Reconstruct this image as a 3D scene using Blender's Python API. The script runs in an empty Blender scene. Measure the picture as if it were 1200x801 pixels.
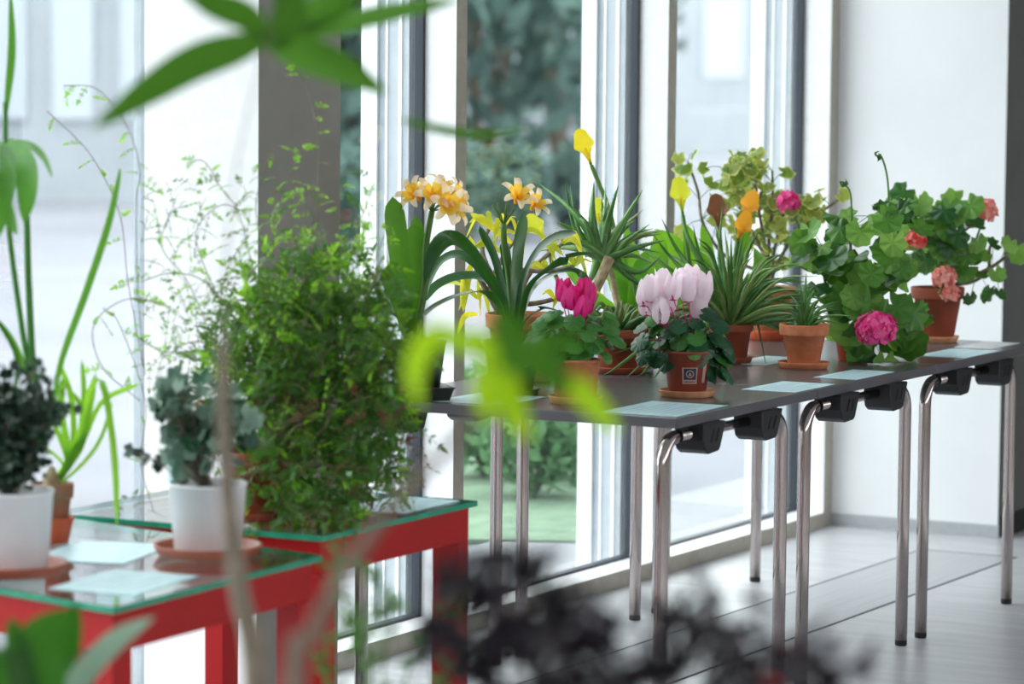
import bpy, math, random
from math import sin, cos, pi, radians, sqrt, atan2
from mathutils import Vector as V, Matrix
random.seed(7)
SC = bpy.context.scene
COL = SC.collection
# ------------------------------------------------------------------ camera
F = 4000.0; PITCH = radians(4.75); ROLL = radians(0.53); TH = radians(28.1); CAMH = 1.58
VF = V((cos(TH), sin(TH), 0)); VR = V((sin(TH), -cos(TH), 0)); VU = V((0, 0, 1))
FW = V((cos(TH)*cos(PITCH), sin(TH)*cos(PITCH), -sin(PITCH)))
u0 = V((cos(TH)*sin(PITCH), sin(TH)*sin(PITCH), cos(PITCH)))
UP = cos(ROLL)*u0 - sin(ROLL)*VR
RT = cos(ROLL)*VR + sin(ROLL)*u0
CP = V((0, 0, CAMH))
def ray(px, py): return FW + RT*((px-600)/F) + UP*((400.5-py)/F)
def Q(px, py, D): return CP + ray(px, py)*D
def atZ(px, py, z):
    d = ray(px, py); return CP + d*((z-CAMH)/d.z)
def depth(p): return (V(p)-CP).dot(FW)
cam = bpy.data.cameras.new('camera'); co = bpy.data.objects.new('camera', cam); COL.objects.link(co)
m = Matrix((( RT.x, UP.x, -FW.x, CP.x), (RT.y, UP.y, -FW.y, CP.y), (RT.z, UP.z, -FW.z, CP.z), (0, 0, 0, 1)))
co.matrix_world = m
cam.sensor_width = 36; cam.lens = F/1200*36; cam.clip_end = 500; cam.clip_start = .05
cam.dof.use_dof = True; cam.dof.focus_distance = 8.75; cam.dof.aperture_fstop = 3.0
SC.camera = co
SC.view_settings.view_transform = 'Standard'; SC.view_settings.look = 'None'
SC.view_settings.gamma = 1; SC.view_settings.use_curve_mapping = False
SC.view_settings.exposure = 1.2
# ------------------------------------------------------------------ materials
def lin(h):
    h = h.lstrip('#'); c = [int(h[i:i+2], 16)/255 for i in (0, 2, 4)]
    return tuple((x/12.92 if x <= .04045 else ((x+.055)/1.055)**2.4) for x in c)+(1,)
M = {}
def mat(name, a, b=None, rough=.5, spec=.5, metal=0, scale=30, stretch=(1,1,1), bump=0, trans=0, island=False, coat=0, detail=4, lo=.35, hi=.65, transcol=None):
    m = bpy.data.materials.new(name); m.use_nodes = True; nt = m.node_tree; N = nt.nodes; L = nt.links
    p = N['Principled BSDF']; out = N['Material Output']
    p.inputs['Roughness'].default_value = rough; p.inputs['Specular IOR Level'].default_value = spec
    p.inputs['Metallic'].default_value = metal; p.inputs['Coat Weight'].default_value = coat
    A = lin(a); B = lin(b) if b else A
    tc = N.new('ShaderNodeTexCoord'); mp = N.new('ShaderNodeMapping'); mp.inputs['Scale'].default_value = stretch
    L.new(tc.outputs['Object'], mp.inputs['Vector'])
    nz = N.new('ShaderNodeTexNoise'); nz.inputs['Scale'].default_value = scale; nz.inputs['Detail'].default_value = detail
    L.new(mp.outputs[0], nz.inputs['Vector'])
    rm = N.new('ShaderNodeMapRange'); rm.inputs['From Min'].default_value = lo; rm.inputs['From Max'].default_value = hi
    L.new(nz.outputs['Fac'], rm.inputs['Value'])
    fac = rm.outputs['Result']
    if island:
        g = N.new('ShaderNodeNewGeometry'); mx = N.new('ShaderNodeMath'); mx.operation = 'MULTIPLY_ADD'
        mx.inputs[1].default_value = .35; L.new(fac, mx.inputs[0])
        m2 = N.new('ShaderNodeMath'); m2.operation = 'MULTIPLY'; m2.inputs[1].default_value = .65
        L.new(g.outputs['Random Per Island'], m2.inputs[0]); L.new(m2.outputs[0], mx.inputs[2]); fac = mx.outputs[0]
    mix = N.new('ShaderNodeMix'); mix.data_type = 'RGBA'; mix.inputs['A'].default_value = A; mix.inputs['B'].default_value = B
    L.new(fac, mix.inputs['Factor']); L.new(mix.outputs['Result'], p.inputs['Base Color'])
    if bump:
        bp = N.new('ShaderNodeBump'); bp.inputs['Strength'].default_value = bump; bp.inputs['Distance'].default_value = .01
        L.new(nz.outputs['Fac'], bp.inputs['Height']); L.new(bp.outputs[0], p.inputs['Normal'])
    if trans:
        t = N.new('ShaderNodeBsdfTranslucent'); ms = N.new('ShaderNodeMixShader'); ms.inputs[0].default_value = trans
        if transcol:
            m3 = N.new('ShaderNodeMix'); m3.data_type = 'RGBA'; m3.inputs['Factor'].default_value = .6
            m3.inputs['B'].default_value = lin(transcol); L.new(mix.outputs['Result'], m3.inputs['A']); L.new(m3.outputs['Result'], t.inputs['Color'])
        else: L.new(mix.outputs['Result'], t.inputs['Color'])
        L.new(p.outputs[0], ms.inputs[1]); L.new(t.outputs[0], ms.inputs[2]); L.new(ms.outputs[0], out.inputs['Surface'])
    M[name] = m; return m
def leafmat(name, a, b, tr=.35, rough=.4, tc=None, spec=.5): return mat(name, a, b, rough=rough, trans=tr, island=True, scale=25, transcol=tc, spec=spec)

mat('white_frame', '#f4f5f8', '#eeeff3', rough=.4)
mat('frame_front_shaded', '#a9a599', '#9f9b90', rough=.55)  # white frame's room-side faces, their shade put into the colour
mat('gasket', '#2a313c', rough=.5)
mat('steel_grey', '#a9b0b8', '#9fa7b0', rough=.45)
mat('pillar_front_shaded', '#8b8984', '#85837e', rough=.8, scale=6)  # pillar front, its lack of light put into the colour
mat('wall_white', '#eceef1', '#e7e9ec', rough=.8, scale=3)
mat('wall_grey', '#5f615f', '#585a58', rough=.8, scale=4)  # plain grey; on the white block's side face it imitates shade
mat('ceiling_white', '#c4c4c2', rough=.9)
mat('wall_brown', '#c8c0ba', '#beb6b0', rough=.8, scale=2)
mat('baseboard', '#aeb2b6', '#a6aaae', rough=.5)
mat('baseboard_dark', '#1c1c1b', rough=.6)
mat('table_top', '#5a5a5d', '#545457', rough=.24, scale=80, spec=.5)
mat('table_edge', '#55545a', rough=.45)
mat('chrome', '#bdb2af', '#b3a9a7', rough=.12, metal=1, scale=300)
mat('black_plastic', '#16171c', '#1b1c22', rough=.4)
mat('rubber', '#101012', rough=.7)
mat('card_blue', '#c3e6ee', '#b8dee9', rough=.35, scale=60, stretch=(1, 12, 1))
mat('card_white', '#eef1f4', rough=.35)
mat('terracotta', '#c98058', '#b86b45', rough=.8, scale=35, bump=.15)
mat('terracotta_pale', '#d9a07a', '#c4845c', rough=.85, scale=30, bump=.15)
mat('terracotta_orange', '#cf5a35', '#bf4b2b', rough=.6, scale=20)
mat('terracotta_brown', '#9c4a30', '#82402c', rough=.7, scale=16, bump=.1)
mat('terracotta_old', '#a8664a', '#7d6a55', rough=.9, scale=22, bump=.25)
mat('plastic_brown', '#8f4434', '#874032', rough=.4, scale=8)
mat('plastic_black', '#22251f', '#1b1d19', rough=.45)
mat('plastic_green', '#3a4a26', '#33431f', rough=.5)
mat('pot_white', '#eceef2', '#e2e5ea', rough=.35, scale=10)
mat('saucer_brown', '#b0614a', '#9d5541', rough=.5, scale=10)
mat('soil', '#2b2019', '#4a392b', rough=.95, scale=90, bump=.8)
mat('red_paint', '#ad1013', '#a30d10', spec=.25, rough=.4, scale=5)
mat('label_print', '#2a2c44', rough=.4); mat('label_white', '#b8958c', rough=.5)
mat('bark', '#8c7f6e', '#6b5e50', rough=.9, scale=60, bump=.5)
mat('bark_pale', '#b9a888', '#8f7d62', rough=.9, scale=50, bump=.5)
mat('bark_grey', '#8f8374', '#776c5e', rough=.9, scale=30, bump=.3)
leafmat('clivia_leaf', '#16391f', '#23572a', .14, .28, '#5fae1e')
leafmat('clivia_bright', '#245c1c', '#3a7c24', .25, .35, '#8fd02a')
leafmat('stalk_green', '#4f7a35', '#6a9440', .25, .5)
leafmat('yellow_leaf', '#e6dc30', '#8fb82a', .45, .5, '#f2e84a')
leafmat('cyclamen_leaf', '#123a24', '#2a6440', .12, .38)
leafmat('cyclamen_light', '#2f6a2c', '#4d8e3c', .25, .4, '#8cc83c')
leafmat('ger_leaf', '#2b5e1e', '#528c34', .28, .42, '#9ad83c')
leafmat('ger_backlit', '#4e8a34', '#86b45c', .4, .5, '#b4e050')  # paler leaf copy, light shining through put into the colour
leafmat('ger_leaf_dark', '#143c1c', '#2c6a2c', .22, .42, '#7cc030')
leafmat('varieg_leaf', '#5c7a2c', '#a0aa48', .4, .5, '#e6e878')
leafmat('varieg_green', '#4c7028', '#7a9636', .35, .5, '#a8c850')
leafmat('varieg_cream', '#d6d890', '#b8c454', .4, .5)
leafmat('aloe_leaf', '#40703a', '#679a4c', .15, .35, '#7cc050')
leafmat('aloe_spider', '#4c7c3c', '#a2b872', .2, .4, '#9cc850')
leafmat('calla_leaf', '#3a8426', '#6ab032', .4, .4, '#a8e030')
leafmat('jas_leaf', '#234e1a', '#44802a', .28, .45, '#9ad62c')
leafmat('jas_bright', '#5ea826', '#93cc36', .5, .45, '#b8ec3c')
leafmat('jas_dry', '#7a6a48', '#94503c', .3, .6)
leafmat('shrub_dark', '#22382e', '#37543f', .15, .4)
leafmat('ivy_greygreen', '#4a6a5a', '#9ab8a4', .3, .45)
leafmat('amaryllis', '#4a9a22', '#86c436', .45, .4, '#b4ea3c')
leafmat('tall_leaf', '#2c6a28', '#4c8e34', .35, .4, '#8cd02c')
leafmat('fore_leaf', '#30600c', '#3e7210', .35, .45, '#5ca010')
leafmat('fore_yellow', '#a8d012', '#8cc410', .5, .45, '#c8ee18')
leafmat('fore_dark', '#1c1720', '#2e2430', .15, .5)
leafmat('fore_fern', '#4a7a34', '#648c48', .35, .5)
leafmat('rubber_leaf', '#1f5a10', '#356e1a', .3, .3, '#4c9a10')
leafmat('pale_underside', '#9ab8a0', '#86a890', .3, .5)
leafmat('petal_peach', '#ffe2b4', '#ffeed4', .55, .6, '#fff2d8')
leafmat('petal_yellow', '#ffc83c', '#ffd65c', .5, .6, '#ffd84a')
leafmat('petal_magenta', '#e0147e', '#f0289a', .3, .5, '#ff3ca0')
leafmat('petal_pinkwhite', '#fdecf5', '#ffffff', .5, .5, '#ffe4f6')
leafmat('petal_hotpink', '#f4489f', '#fb7cbc', .3, .5, '#ff5aaa')
leafmat('petal_coral', '#e86a64', '#f59a8c', .3, .5, '#ff8a7c')
leafmat('petal_salmon', '#f29a92', '#f8bcae', .3, .5)
leafmat('petal_rose', '#f2a6a6', '#e05a6c', .3, .5)
leafmat('calla_yellow', '#f6d81c', '#fbe63a', .4, .4, '#ffee30')
leafmat('calla_green', '#d2dc2c', '#e8e440', .4, .4, '#eef040')
leafmat('calla_orange', '#f2a020', '#f7b43c', .4, .4, '#ffb430')
leafmat('calla_maroon', '#6b3a2c', '#8c5a34', .3, .4)
leafmat('red_flower', '#d0302c', '#e04a40', .3, .5)
def glass_mat(name, tint, refl=1.45, rough=0, base=.0):
    m = bpy.data.materials.new(name); m.use_nodes = True; nt = m.node_tree; N = nt.nodes; L = nt.links
    N.remove(N['Principled BSDF']); out = N['Material Output']
    t = N.new('ShaderNodeBsdfTransparent'); t.inputs[0].default_value = tint
    g = N.new('ShaderNodeBsdfGlossy'); g.inputs['Roughness'].default_value = rough; g.inputs[0].default_value = (1, 1, 1, 1)
    fr = N.new('ShaderNodeLayerWeight'); fr.inputs[0].default_value = .5
    pw = N.new('ShaderNodeMath'); pw.operation = 'POWER'; pw.inputs[1].default_value = 5; L.new(fr.outputs['Facing'], pw.inputs[0])
    a = N.new('ShaderNodeMath'); a.operation = 'MULTIPLY_ADD'; a.inputs[1].default_value = .9; a.inputs[2].default_value = .03+base; a.use_clamp = True
    L.new(pw.outputs[0], a.inputs[0])
    ms = N.new('ShaderNodeMixShader'); L.new(a.outputs[0], ms.inputs[0]); L.new(t.outputs[0], ms.inputs[1]); L.new(g.outputs[0], ms.inputs[2])
    L.new(ms.outputs[0], out.inputs[0]); M[name] = m
glass_mat('window_glass', (.88, .92, .92, 1), base=.03)
glass_mat('table_glass', (.80, .93, .90, 1), 1.5)
glass_mat('clear_plastic', (.75, .9, .88, 1), 1.4)
mat('glass_edge', '#1f8a6c', '#2b9c7c', rough=.2, scale=20)
# floor
def floor_mat():
    m = mat('floor_tile', '#c9cacf', '#b4b6bc', rough=.28, scale=5, stretch=(3.5, .55, 1), detail=6, lo=.3, hi=.7)
    nt = m.node_tree; N = nt.nodes; L = nt.links; p = N['Principled BSDF']
    tc = N.new('ShaderNodeTexCoord'); mp = N.new('ShaderNodeMapping'); mp.inputs['Scale'].default_value = (9, 60, 1)
    w = N.new('ShaderNodeTexNoise'); w.inputs['Scale'].default_value = .22; w.inputs['Detail'].default_value = 3
    mp2 = N.new('ShaderNodeMapping'); mp2.inputs['Scale'].default_value = (150, 7, 1)
    L.new(tc.outputs['Object'], mp2.inputs['Vector']); L.new(mp2.outputs[0], w.inputs['Vector'])
    rr = N.new('ShaderNodeMapRange'); rr.inputs['To Min'].default_value = .22; rr.inputs['To Max'].default_value = .42
    L.new(w.outputs['Fac'], rr.inputs['Value']); L.new(rr.outputs[0], p.inputs['Roughness'])
floor_mat()
mat('groove', '#5d5f63', rough=.8)
mat('grille', '#b9bcc1', '#a6a9af', rough=.4, scale=2, stretch=(1, 260, 1), detail=0)
mat('ext_paving', '#6c6e78', '#62646c', rough=.9, scale=.6)
mat('ext_terrace', '#8c8e94', '#84868c', rough=.9, scale=2)
mat('ext_wall', '#8f959c', '#888e95', rough=.8, scale=2)
leafmat('hedge_leaf', '#3c6048', '#54785a', .2, .8)
leafmat('hedge_far', '#46605c', '#5a746c', .1, .9)
leafmat('bed_leaf', '#4e7c50', '#74a070', .3, .7)
mat('ext_soil', '#56705a', '#708a70', rough=1, scale=9)

# ------------------------------------------------------------------ mesh helper
ORG = {}
ZF = None
class MB:
    def __init__(s): s.v = []; s.f = []; s.m = []
    def add(s, vs, fs, mi=0):
        o = len(s.v); s.v += [V(x) for x in vs]
        for k, f in enumerate(fs):
            s.f.append(tuple(i+o for i in f)); s.m.append(mi[k] if isinstance(mi, list) else mi)
    def box(s, x0, x1, y0, y1, z0, z1, mi=0):
        vs = [(x, y, z) for z in (z0, z1) for y in (y0, y1) for x in (x0, x1)]
        s.add(vs, [(0,2,3,1),(4,5,7,6),(0,1,5,4),(2,6,7,3),(0,4,6,2),(1,3,7,5)], mi)
    def prism(s, pts, d, mi=0):
        n = len(pts); a = [V(p) for p in pts]; b = [p+V(d) for p in a]
        s.add(a+b, [tuple(range(n))[::-1], tuple(range(n, 2*n))]+[(i, (i+1) % n, n+(i+1) % n, n+i) for i in range(n)], mi)
    def tube(s, pts, r, seg=8, mi=0, cap=True):
        pts = [V(p) for p in pts]; n = len(pts)
        if not isinstance(r, (list, tuple)): r = [r]*n
        vs = []; fs = []; prev = None
        for i, p in enumerate(pts):
            t = (pts[min(i+1, n-1)]-pts[max(i-1, 0)]).normalized()
            if prev is None:
                a = V((0, 0, 1)) if abs(t.z) < .9 else V((1, 0, 0)); u = t.cross(a).normalized()
            else:
                u = prev-t*prev.dot(t); u = u.normalized() if u.length > 1e-6 else t.orthogonal().normalized()
            prev = u; w = t.cross(u)
            for k in range(seg):
                an = 2*pi*k/seg; vs.append(p+(u*cos(an)+w*sin(an))*r[i])
        for i in range(n-1):
            for k in range(seg):
                a = i*seg+k; b = i*seg+(k+1) % seg; fs.append((a, b, b+seg, a+seg))
        if cap: fs.append(tuple(range(seg))[::-1]); fs.append(tuple(range((n-1)*seg, n*seg)))
        s.add(vs, fs, mi)
    def lathe(s, prof, c, seg=40, mi=0, wob=0):
        c = V(c); vs = []; fs = []; n = len(prof)
        for i, (r, z) in enumerate(prof):
            for k in range(seg):
                a = 2*pi*k/seg; rr = r*(1+wob*sin(3*a+i)); vs.append(c+V((rr*cos(a), rr*sin(a), z)))
        for i in range(n-1):
            for k in range(seg):
                a = i*seg+k; b = i*seg+(k+1) % seg; fs.append((a, b, b+seg, a+seg))
        if prof[0][0] > 1e-5: fs.append(tuple(range(seg))[::-1])
        if prof[-1][0] > 1e-5: fs.append(tuple(range((n-1)*seg, n*seg)))
        s.add(vs, fs, mi)
    def ribbon(s, pts, w, facing=None, fold=.18, prof='lance', n=12, mi=0, twist=0, mats=None):
        c = smooth([V(p) for p in pts], n); vs = []; fs = []; mm = []
        facing = V(facing) if facing is not None else -VF
        for i, p in enumerate(c):
            t = (c[min(i+1, n)]-c[max(i-1, 0)])
            t = t.normalized() if t.length > 1e-9 else V((0, 0, 1))
            q = i/n
            side = t.cross(facing)
            if side.length < .15: side = t.cross(facing+V((.3, .2, .5)))
            side.normalize()
            if twist:
                side = Matrix.Rotation(twist*q, 3, t) @ side
            nr = side.cross(t).normalized()
            if prof == 'lance': k = max(.0, sin(pi*min(1, (q*.92+.08)))**.75)
            elif prof == 'strap': k = (.55+.45*min(1, q*2.5))*(1 if q < .8 else sqrt(max(0, 1-((q-.8)/.2)**2)))
            elif prof == 'spike': k = (1-q)**.8 if q > .12 else .95
            elif prof == 'petal': k = .25+.75*sin(pi*min(1, q*.72+.02))**.9 if q < .98 else .1
            elif prof == 'oval': k = sin(pi*min(1, q*.94+.05))**.5
            h = w*.5*k
            vs += [p-side*h, p+nr*(fold*h), p+side*h] if False else [p-side*h+nr*(fold*h), p, p+side*h+nr*(fold*h)]
        for i in range(n):
            a = i*3; fs += [(a, a+1, a+4, a+3), (a+1, a+2, a+5, a+4)]
            k = mats[min(len(mats)-1, int(i/n*len(mats)))] if mats else mi; mm += [k, k]
        s.add(vs, fs, mm)
    def spike(s, pts, w, n=10, mi=0, teeth=0, thick=.35, flat=None):
        c = smooth([V(p) for p in pts], n); vs = []; fs = []; sides = []
        fc = V(flat) if flat is not None else -VF
        for i, p in enumerate(c):
            t = (c[min(i+1, n)]-c[max(i-1, 0)]).normalized(); q = i/n
            side = t.cross(fc)
            if side.length < .15: side = t.cross(fc+V((.3, .2, .5)))
            side.normalize(); nr = side.cross(t)
            h = w*.5*max(.02, (1-q)**.75); sides.append((p, side, h, t))
            for (a, b) in ((-1, .15), (-.5, -.35), (0, -.5), (.5, -.35), (1, .15), (0, -.05)):
                vs.append(p+side*h*a-nr*h*b*thick*2)
        for i in range(n):
            for k in range(6):
                a = i*6+k; b = i*6+(k+1) % 6; fs.append((a, b, b+6, a+6))
        s.add(vs, fs, mi)
        if teeth:
            for j in range(teeth):
                q = (j+.5)/teeth*.9; i = int(q*n); p, sd, h, t = sides[i]; nx = sides[min(i+1, n)]
                pp = p.lerp(nx[0], q*n-i)
                for sg in (-1, 1):
                    e = pp+sd*sg*h; s.add([e-t*.0016, e+t*.0016, e+sd*sg*.0032+t*.0015], [(0, 1, 2)], mi)
    def disc(s, c, nrm, up, r, lobes=7, amp=.1, cup=.25, pleat=.05, mi=0, seg=None, notch=True, edge=None):
        c = V(c); nrm = V(nrm).normalized(); u = V(up)-nrm*V(up).dot(nrm)
        u = u.normalized() if u.length > 1e-4 else nrm.orthogonal().normalized(); w = nrm.cross(u)
        seg = seg or lobes*4; vs = [c]; fs = []; mm = []
        for ring in ((.33, .68, 1) if edge is None else (.4, .84, 1)):
            for k in range(seg):
                a = 2*pi*k/seg; rr = r*ring
                lb = 1+amp*(2.2*abs(cos(lobes*a/2+.4))-1.4+.25*cos(lobes*3*a+1))*ring**3
                if notch: lb *= 1-.62*ring*max(0, 1-abs(a-pi)/.42)
                z = cup*r*ring**2+pleat*r*cos(lobes*a)*ring
                vs.append(c+(u*cos(a)+w*sin(a))*rr*lb+nrm*z)
        for k in range(seg):
            k2 = (k+1) % seg; fs.append((0, 1+k, 1+k2)); mm.append(mi)
            for j in (0, 1):
                a = 1+j*seg; fs.append((a+k, a+k2, a+seg+k2, a+seg+k)[::-1]); mm.append(edge if (edge is not None and j == 1) else mi)
        s.add(vs, fs, mm)
    def leaflet(s, p, d, nrm, L, w, mi=0):
        p = V(p); d = V(d).normalized(); sd = d.cross(V(nrm))
        sd = sd.normalized() if sd.length > 1e-4 else d.orthogonal().normalized(); nn = sd.cross(d)
        s.add([p, p+d*L*.35+sd*w*.5+nn*w*.12, p+d*L*.35-nn*w*.06, p+d*L*.35-sd*w*.5+nn*w*.12,
               p+d*L*.72+sd*w*.34, p+d*L*.72-sd*w*.34, p+d*L-nn*w*.2],
              [(0, 1, 2), (0, 2, 3), (1, 4, 2), (2, 4, 5), (2, 5, 3), (4, 6, 5)], mi)
    def build(s, name, mats, parent=None, smooth_=True, org=None):
        if ZF and name in ('leaves', 'foliage', 'stem'):
            for v in s.v: v.z = max(v.z, ZF+.0008*(hash((round(v.x, 2), round(v.y, 2))) % 5))
        me = bpy.data.meshes.new(name)
        o = org if org is not None else (ORG.get(parent.name, V((0, 0, 0))) if parent else V((0, 0, 0)))
        o = V(o)
        me.from_pydata([tuple(x-o) for x in s.v], [], s.f); me.update()
        if isinstance(mats, str): mats = [mats]
        for k in mats: me.materials.append(M[k])
        me.polygons.foreach_set('material_index', s.m)
        me.polygons.foreach_set('use_smooth', [smooth_]*len(s.f))
        ob = bpy.data.objects.new(name, me); COL.objects.link(ob)
        if parent: ob.parent = parent
        else: ob.location = o
        ORG[ob.name] = o
        return ob
def smooth(p, n):
    if len(p) == 2: return [p[0].lerp(p[1], i/n) for i in range(n+1)]
    out = []; m_ = len(p)-1
    for i in range(n+1):
        t = i/n*m_; k = min(int(t), m_-1); u = t-k
        a = p[k-1] if k > 0 else p[0]*2-p[1]; b = p[k]; c = p[k+1]; d = p[k+2] if k+2 <= m_ else p[m_]*2-p[m_-1]
        out.append(.5*((2*b)+(c-a)*u+(2*a-5*b+4*c-d)*u*u+(3*b-a-3*c+d)*u**3))
    return out
def tag(o, label=None, cat=None, group=None, kind=None):
    if label: o['label'] = label
    if cat: o['category'] = cat
    if group: o['group'] = group
    if kind: o['kind'] = kind
    return o
def thing(name, loc, label, cat, group=None):
    o = bpy.data.objects.new(name, None); COL.objects.link(o); o.location = V(loc); o.empty_display_size = .05
    ORG[o.name] = V(loc); return tag(o, label, cat, group)
def struct(name, mb, mats, smooth_=False): return tag(mb.build(name, mats, smooth_=smooth_), kind='structure')
def bevel(o, w=.002, seg=2):
    b = o.modifiers.new('bevel', 'BEVEL'); b.width = w; b.segments = seg; b.limit_method = 'ANGLE'; return o
R = random.random
def rr(a, b): return a+(b-a)*R()
def rdir(bias=V((0, 0, 0))):
    while True:
        d = V((rr(-1, 1), rr(-1, 1), rr(-1, 1)))
        if .05 < d.length < 1: return (d.normalized()+bias).normalized()

# ------------------------------------------------------------------ room
GY = 4.59; KY = 4.49; XE = 10.74; CH = 3.5; X0 = -4.0; YB = -3.2
b = MB(); b.box(X0-.2, 16, YB-.2, GY+.06, -.12, 0); struct('floor', b, 'floor_tile')
b = MB(); b.box(X0-.2, 16, YB-.2, GY+.3, CH, CH+.2); struct('ceiling', b, 'ceiling_white')
b = MB(); b.box(X0, 10.34, 3.68, 4.005, .0, .0012); struct('trim_1', b, 'grille')
b = MB()
for y in (3.68, 4.005): b.box(X0, 10.34, y-.004, y+.004, .0002, .0016)
b.box(10.336, 10.344, 3.68, 4.005, .0002, .0016)
struct('trim_2', b, 'groove')
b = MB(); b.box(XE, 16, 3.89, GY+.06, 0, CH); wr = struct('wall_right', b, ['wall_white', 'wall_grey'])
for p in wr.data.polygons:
    if p.normal.y < -.5: p.material_index = 1  # side face painted darker to imitate the unlit side
b = MB(); b.box(16, 16.1, YB, 3.95, 0, CH); struct('wall_far', b, 'wall_grey')
b = MB(); b.box(X0-.1, X0, YB, GY, 0, CH); struct('wall_left', b, 'wall_brown')
b = MB(); b.box(X0, 16, YB-.1, YB, 0, 1.5); b.box(X0, 16, YB-.1, YB, 2.7, CH)  # unseen wall, added to hold back sky; openings shaped for fill light
for k in range(9): b.box(X0+k*2.4, X0+k*2.4+.5, YB-.1, YB, 1.5, 2.7)
struct('wall_back', b, 'wall_brown')
b = MB(); b.box(XE-.012, XE, 3.885, KY+.01, 0, .042); struct('baseboard_right', b, 'baseboard')
b = MB(); b.box(XE+.03, 16, 3.875, 3.89, 0, .07); struct('baseboard_far', b, 'baseboard_dark')
# windows: modules of 1.325 m
MX = [8.105-1.325*k for k in range(9, -3, -1)]
b = MB(); b.box(X0, XE, KY, GY-.005, 0, .05); struct('trim_3', b, ['white_frame', 'frame_front_shaded'])
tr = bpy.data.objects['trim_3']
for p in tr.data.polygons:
    if p.normal.y < -.5: p.material_index = 1  # kerb front painted darker in place of shade
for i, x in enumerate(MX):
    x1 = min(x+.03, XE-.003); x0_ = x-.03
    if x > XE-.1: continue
    b = MB(); b.box(x0_, x1, KY, GY-.003, .05, CH); o = struct('trim_%d' % (4+i), b, ['white_frame', 'frame_front_shaded'])
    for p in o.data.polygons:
        if p.normal.y < -.5: p.material_index = 1  # mullion front painted as shaded, reveals left white
b = MB(); b.box(10.668, XE, KY, GY-.003, .05, CH); o = struct('trim_20', b, ['white_frame', 'frame_front_shaded'])
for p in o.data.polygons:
    if p.normal.y < -.5: p.material_index = 1  # same painted shade on the end mullion's front
edges = MX[:-1] if MX[-1] > XE-.1 else MX
edges = [x for x in MX if x < 10.5]+[10.70]
for i in range(len(edges)-1):
    a = edges[i]+.03; c = edges[i+1]-.03
    w = tag(bpy.data.objects.new('window_%d' % (i+1), None), kind='structure'); COL.objects.link(w)
    b = MB()
    b.box(a, a+.012, GY-.002, GY+.03, .05, CH, 0); b.box(c-.014, c, GY-.004, GY+.03, .05, CH, 1 if 6.6 < c < 6.9 else 0)
    b.box(a+.012, c-.014, GY-.002, GY+.03, .05, .058, 0)
    b.build('window_gasket', ['gasket', 'steel_grey'], w, False)
    b = MB(); b.box(a+.002, c-.002, GY+.008, GY+.012, .052, CH)
    b.build('window_pane', 'window_glass', w, False)
    b = MB()   # outer fin of the mullion with its white cap post
    if not (6.6 < c < 6.9):
        b.box(c-.02, c+.02, GY+.035, GY+.13, -.02, CH, 0); b.box(c-.03, c+.03, GY+.13, GY+.18, -.02, CH, 1)
        b.box(c-.026, c-.02, GY+.055, GY+.065, -.02, CH, 1); b.box(c-.025, c-.02, GY+.1, GY+.106, -.02, CH, 1)
        b.build('outer_fin', ['steel_grey', 'white_frame'], w, False)
b = MB(); b.box(6.722, 7.091, 4.262, GY-.01, 0, CH); o = struct('pillar', b, ['white_frame', 'pillar_front_shaded'])
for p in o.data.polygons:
    if p.normal.y < -.5: p.material_index = 1  # window light painted as white sides, shade as grey front

# ------------------------------------------------------------------ outside
b = MB(); b.box(-60, 160, GY+.06, 200, -.2, -.03); struct('ground', b, 'ext_paving')
b = MB(); b.box(-10, 30, GY+.06, 5.35, -.03, -.02); struct('path', b, 'ext_terrace')
b = MB(); q_ = [atZ(385, 636, -.03), atZ(700, 640, -.03), atZ(705, 470, -.03), atZ(360, 470, -.03)]
b.prism(q_, (0, 0, .018)); struct('terrain', b, 'ext_soil')
def shrub(px, D, h, rad, nl, L, mt, name, label, cat, group=None, zb=-.02):
    base = Q(px, 400, D); base.z = zb
    t = thing(name, base, label, cat, group)
    b = MB()
    for k in range(7):
        a = rr(0, 6.28); b.tube([base, base+V((cos(a)*rad*.3, sin(a)*rad*.3, h*.4)), base+V((cos(a)*rad*.6, sin(a)*rad*.6, h*.8))], [rad*.03, rad*.02, rad*.008], 5)
    b.build('stem', 'bark', t)
    b = MB()
    for k in range(nl):
        d = rdir(); q = R()**.4
        p = base+V((d.x*rad*q, d.y*rad*q, h*.52+d.z*h*.48*q))
        b.leaflet(p, rdir(V((0, 0, .4))), rdir(d*.8), L*rr(.7, 1.3), L*.5)
    b.build('foliage', mt, t)
    return t
for i, px in enumerate((405, 568, 628, 686)):
    D = 12.4+.6*(i % 2)
    shrub(px, D, .42, .2, 700, .07, 'bed_leaf', 'bed_plant', 'low leafy green plant outside in the planting bed beyond the glass', 'plant', 'plants in the bed outside the windows')
for i, (px, D, h, rad) in enumerate(((388, 31, 6.5, 1.0), (440, 46, 7, 1.3), (560, 34, 7, 1.5), (650, 50, 8, 2.3))):
    shrub(px, D, h, rad, 1500, .4, 'hedge_far', 'far_tree', 'blurred blue-green tree far outside beyond the paving', 'tree', 'trees far outside the windows', -.03)
for i, px in enumerate((402, 470, 538, 606, 674)):
    shrub(px, 28.5+.6*i, .85, .28*1.0+.0, 900, .13, 'hedge_far', 'round_shrub', 'low round shrub outside in front of the white garden wall', 'shrub', 'low shrubs outside')
b = MB()   # pale building across the court
p0 = Q(-300, 200, 37); p1 = Q(230, 200, 37.5); p0.z = p1.z = -.03; d = (p1-p0).normalized(); nn = V((-d.y, d.x, 0))
t = thing('court_building', p0, 'pale grey building across the court beyond the left window', 'building')
b.prism([p0, p1, p1+nn*8, p0+nn*8], (0, 0, 9)); b.build('wall', 'ext_wall', t, False)
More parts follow.
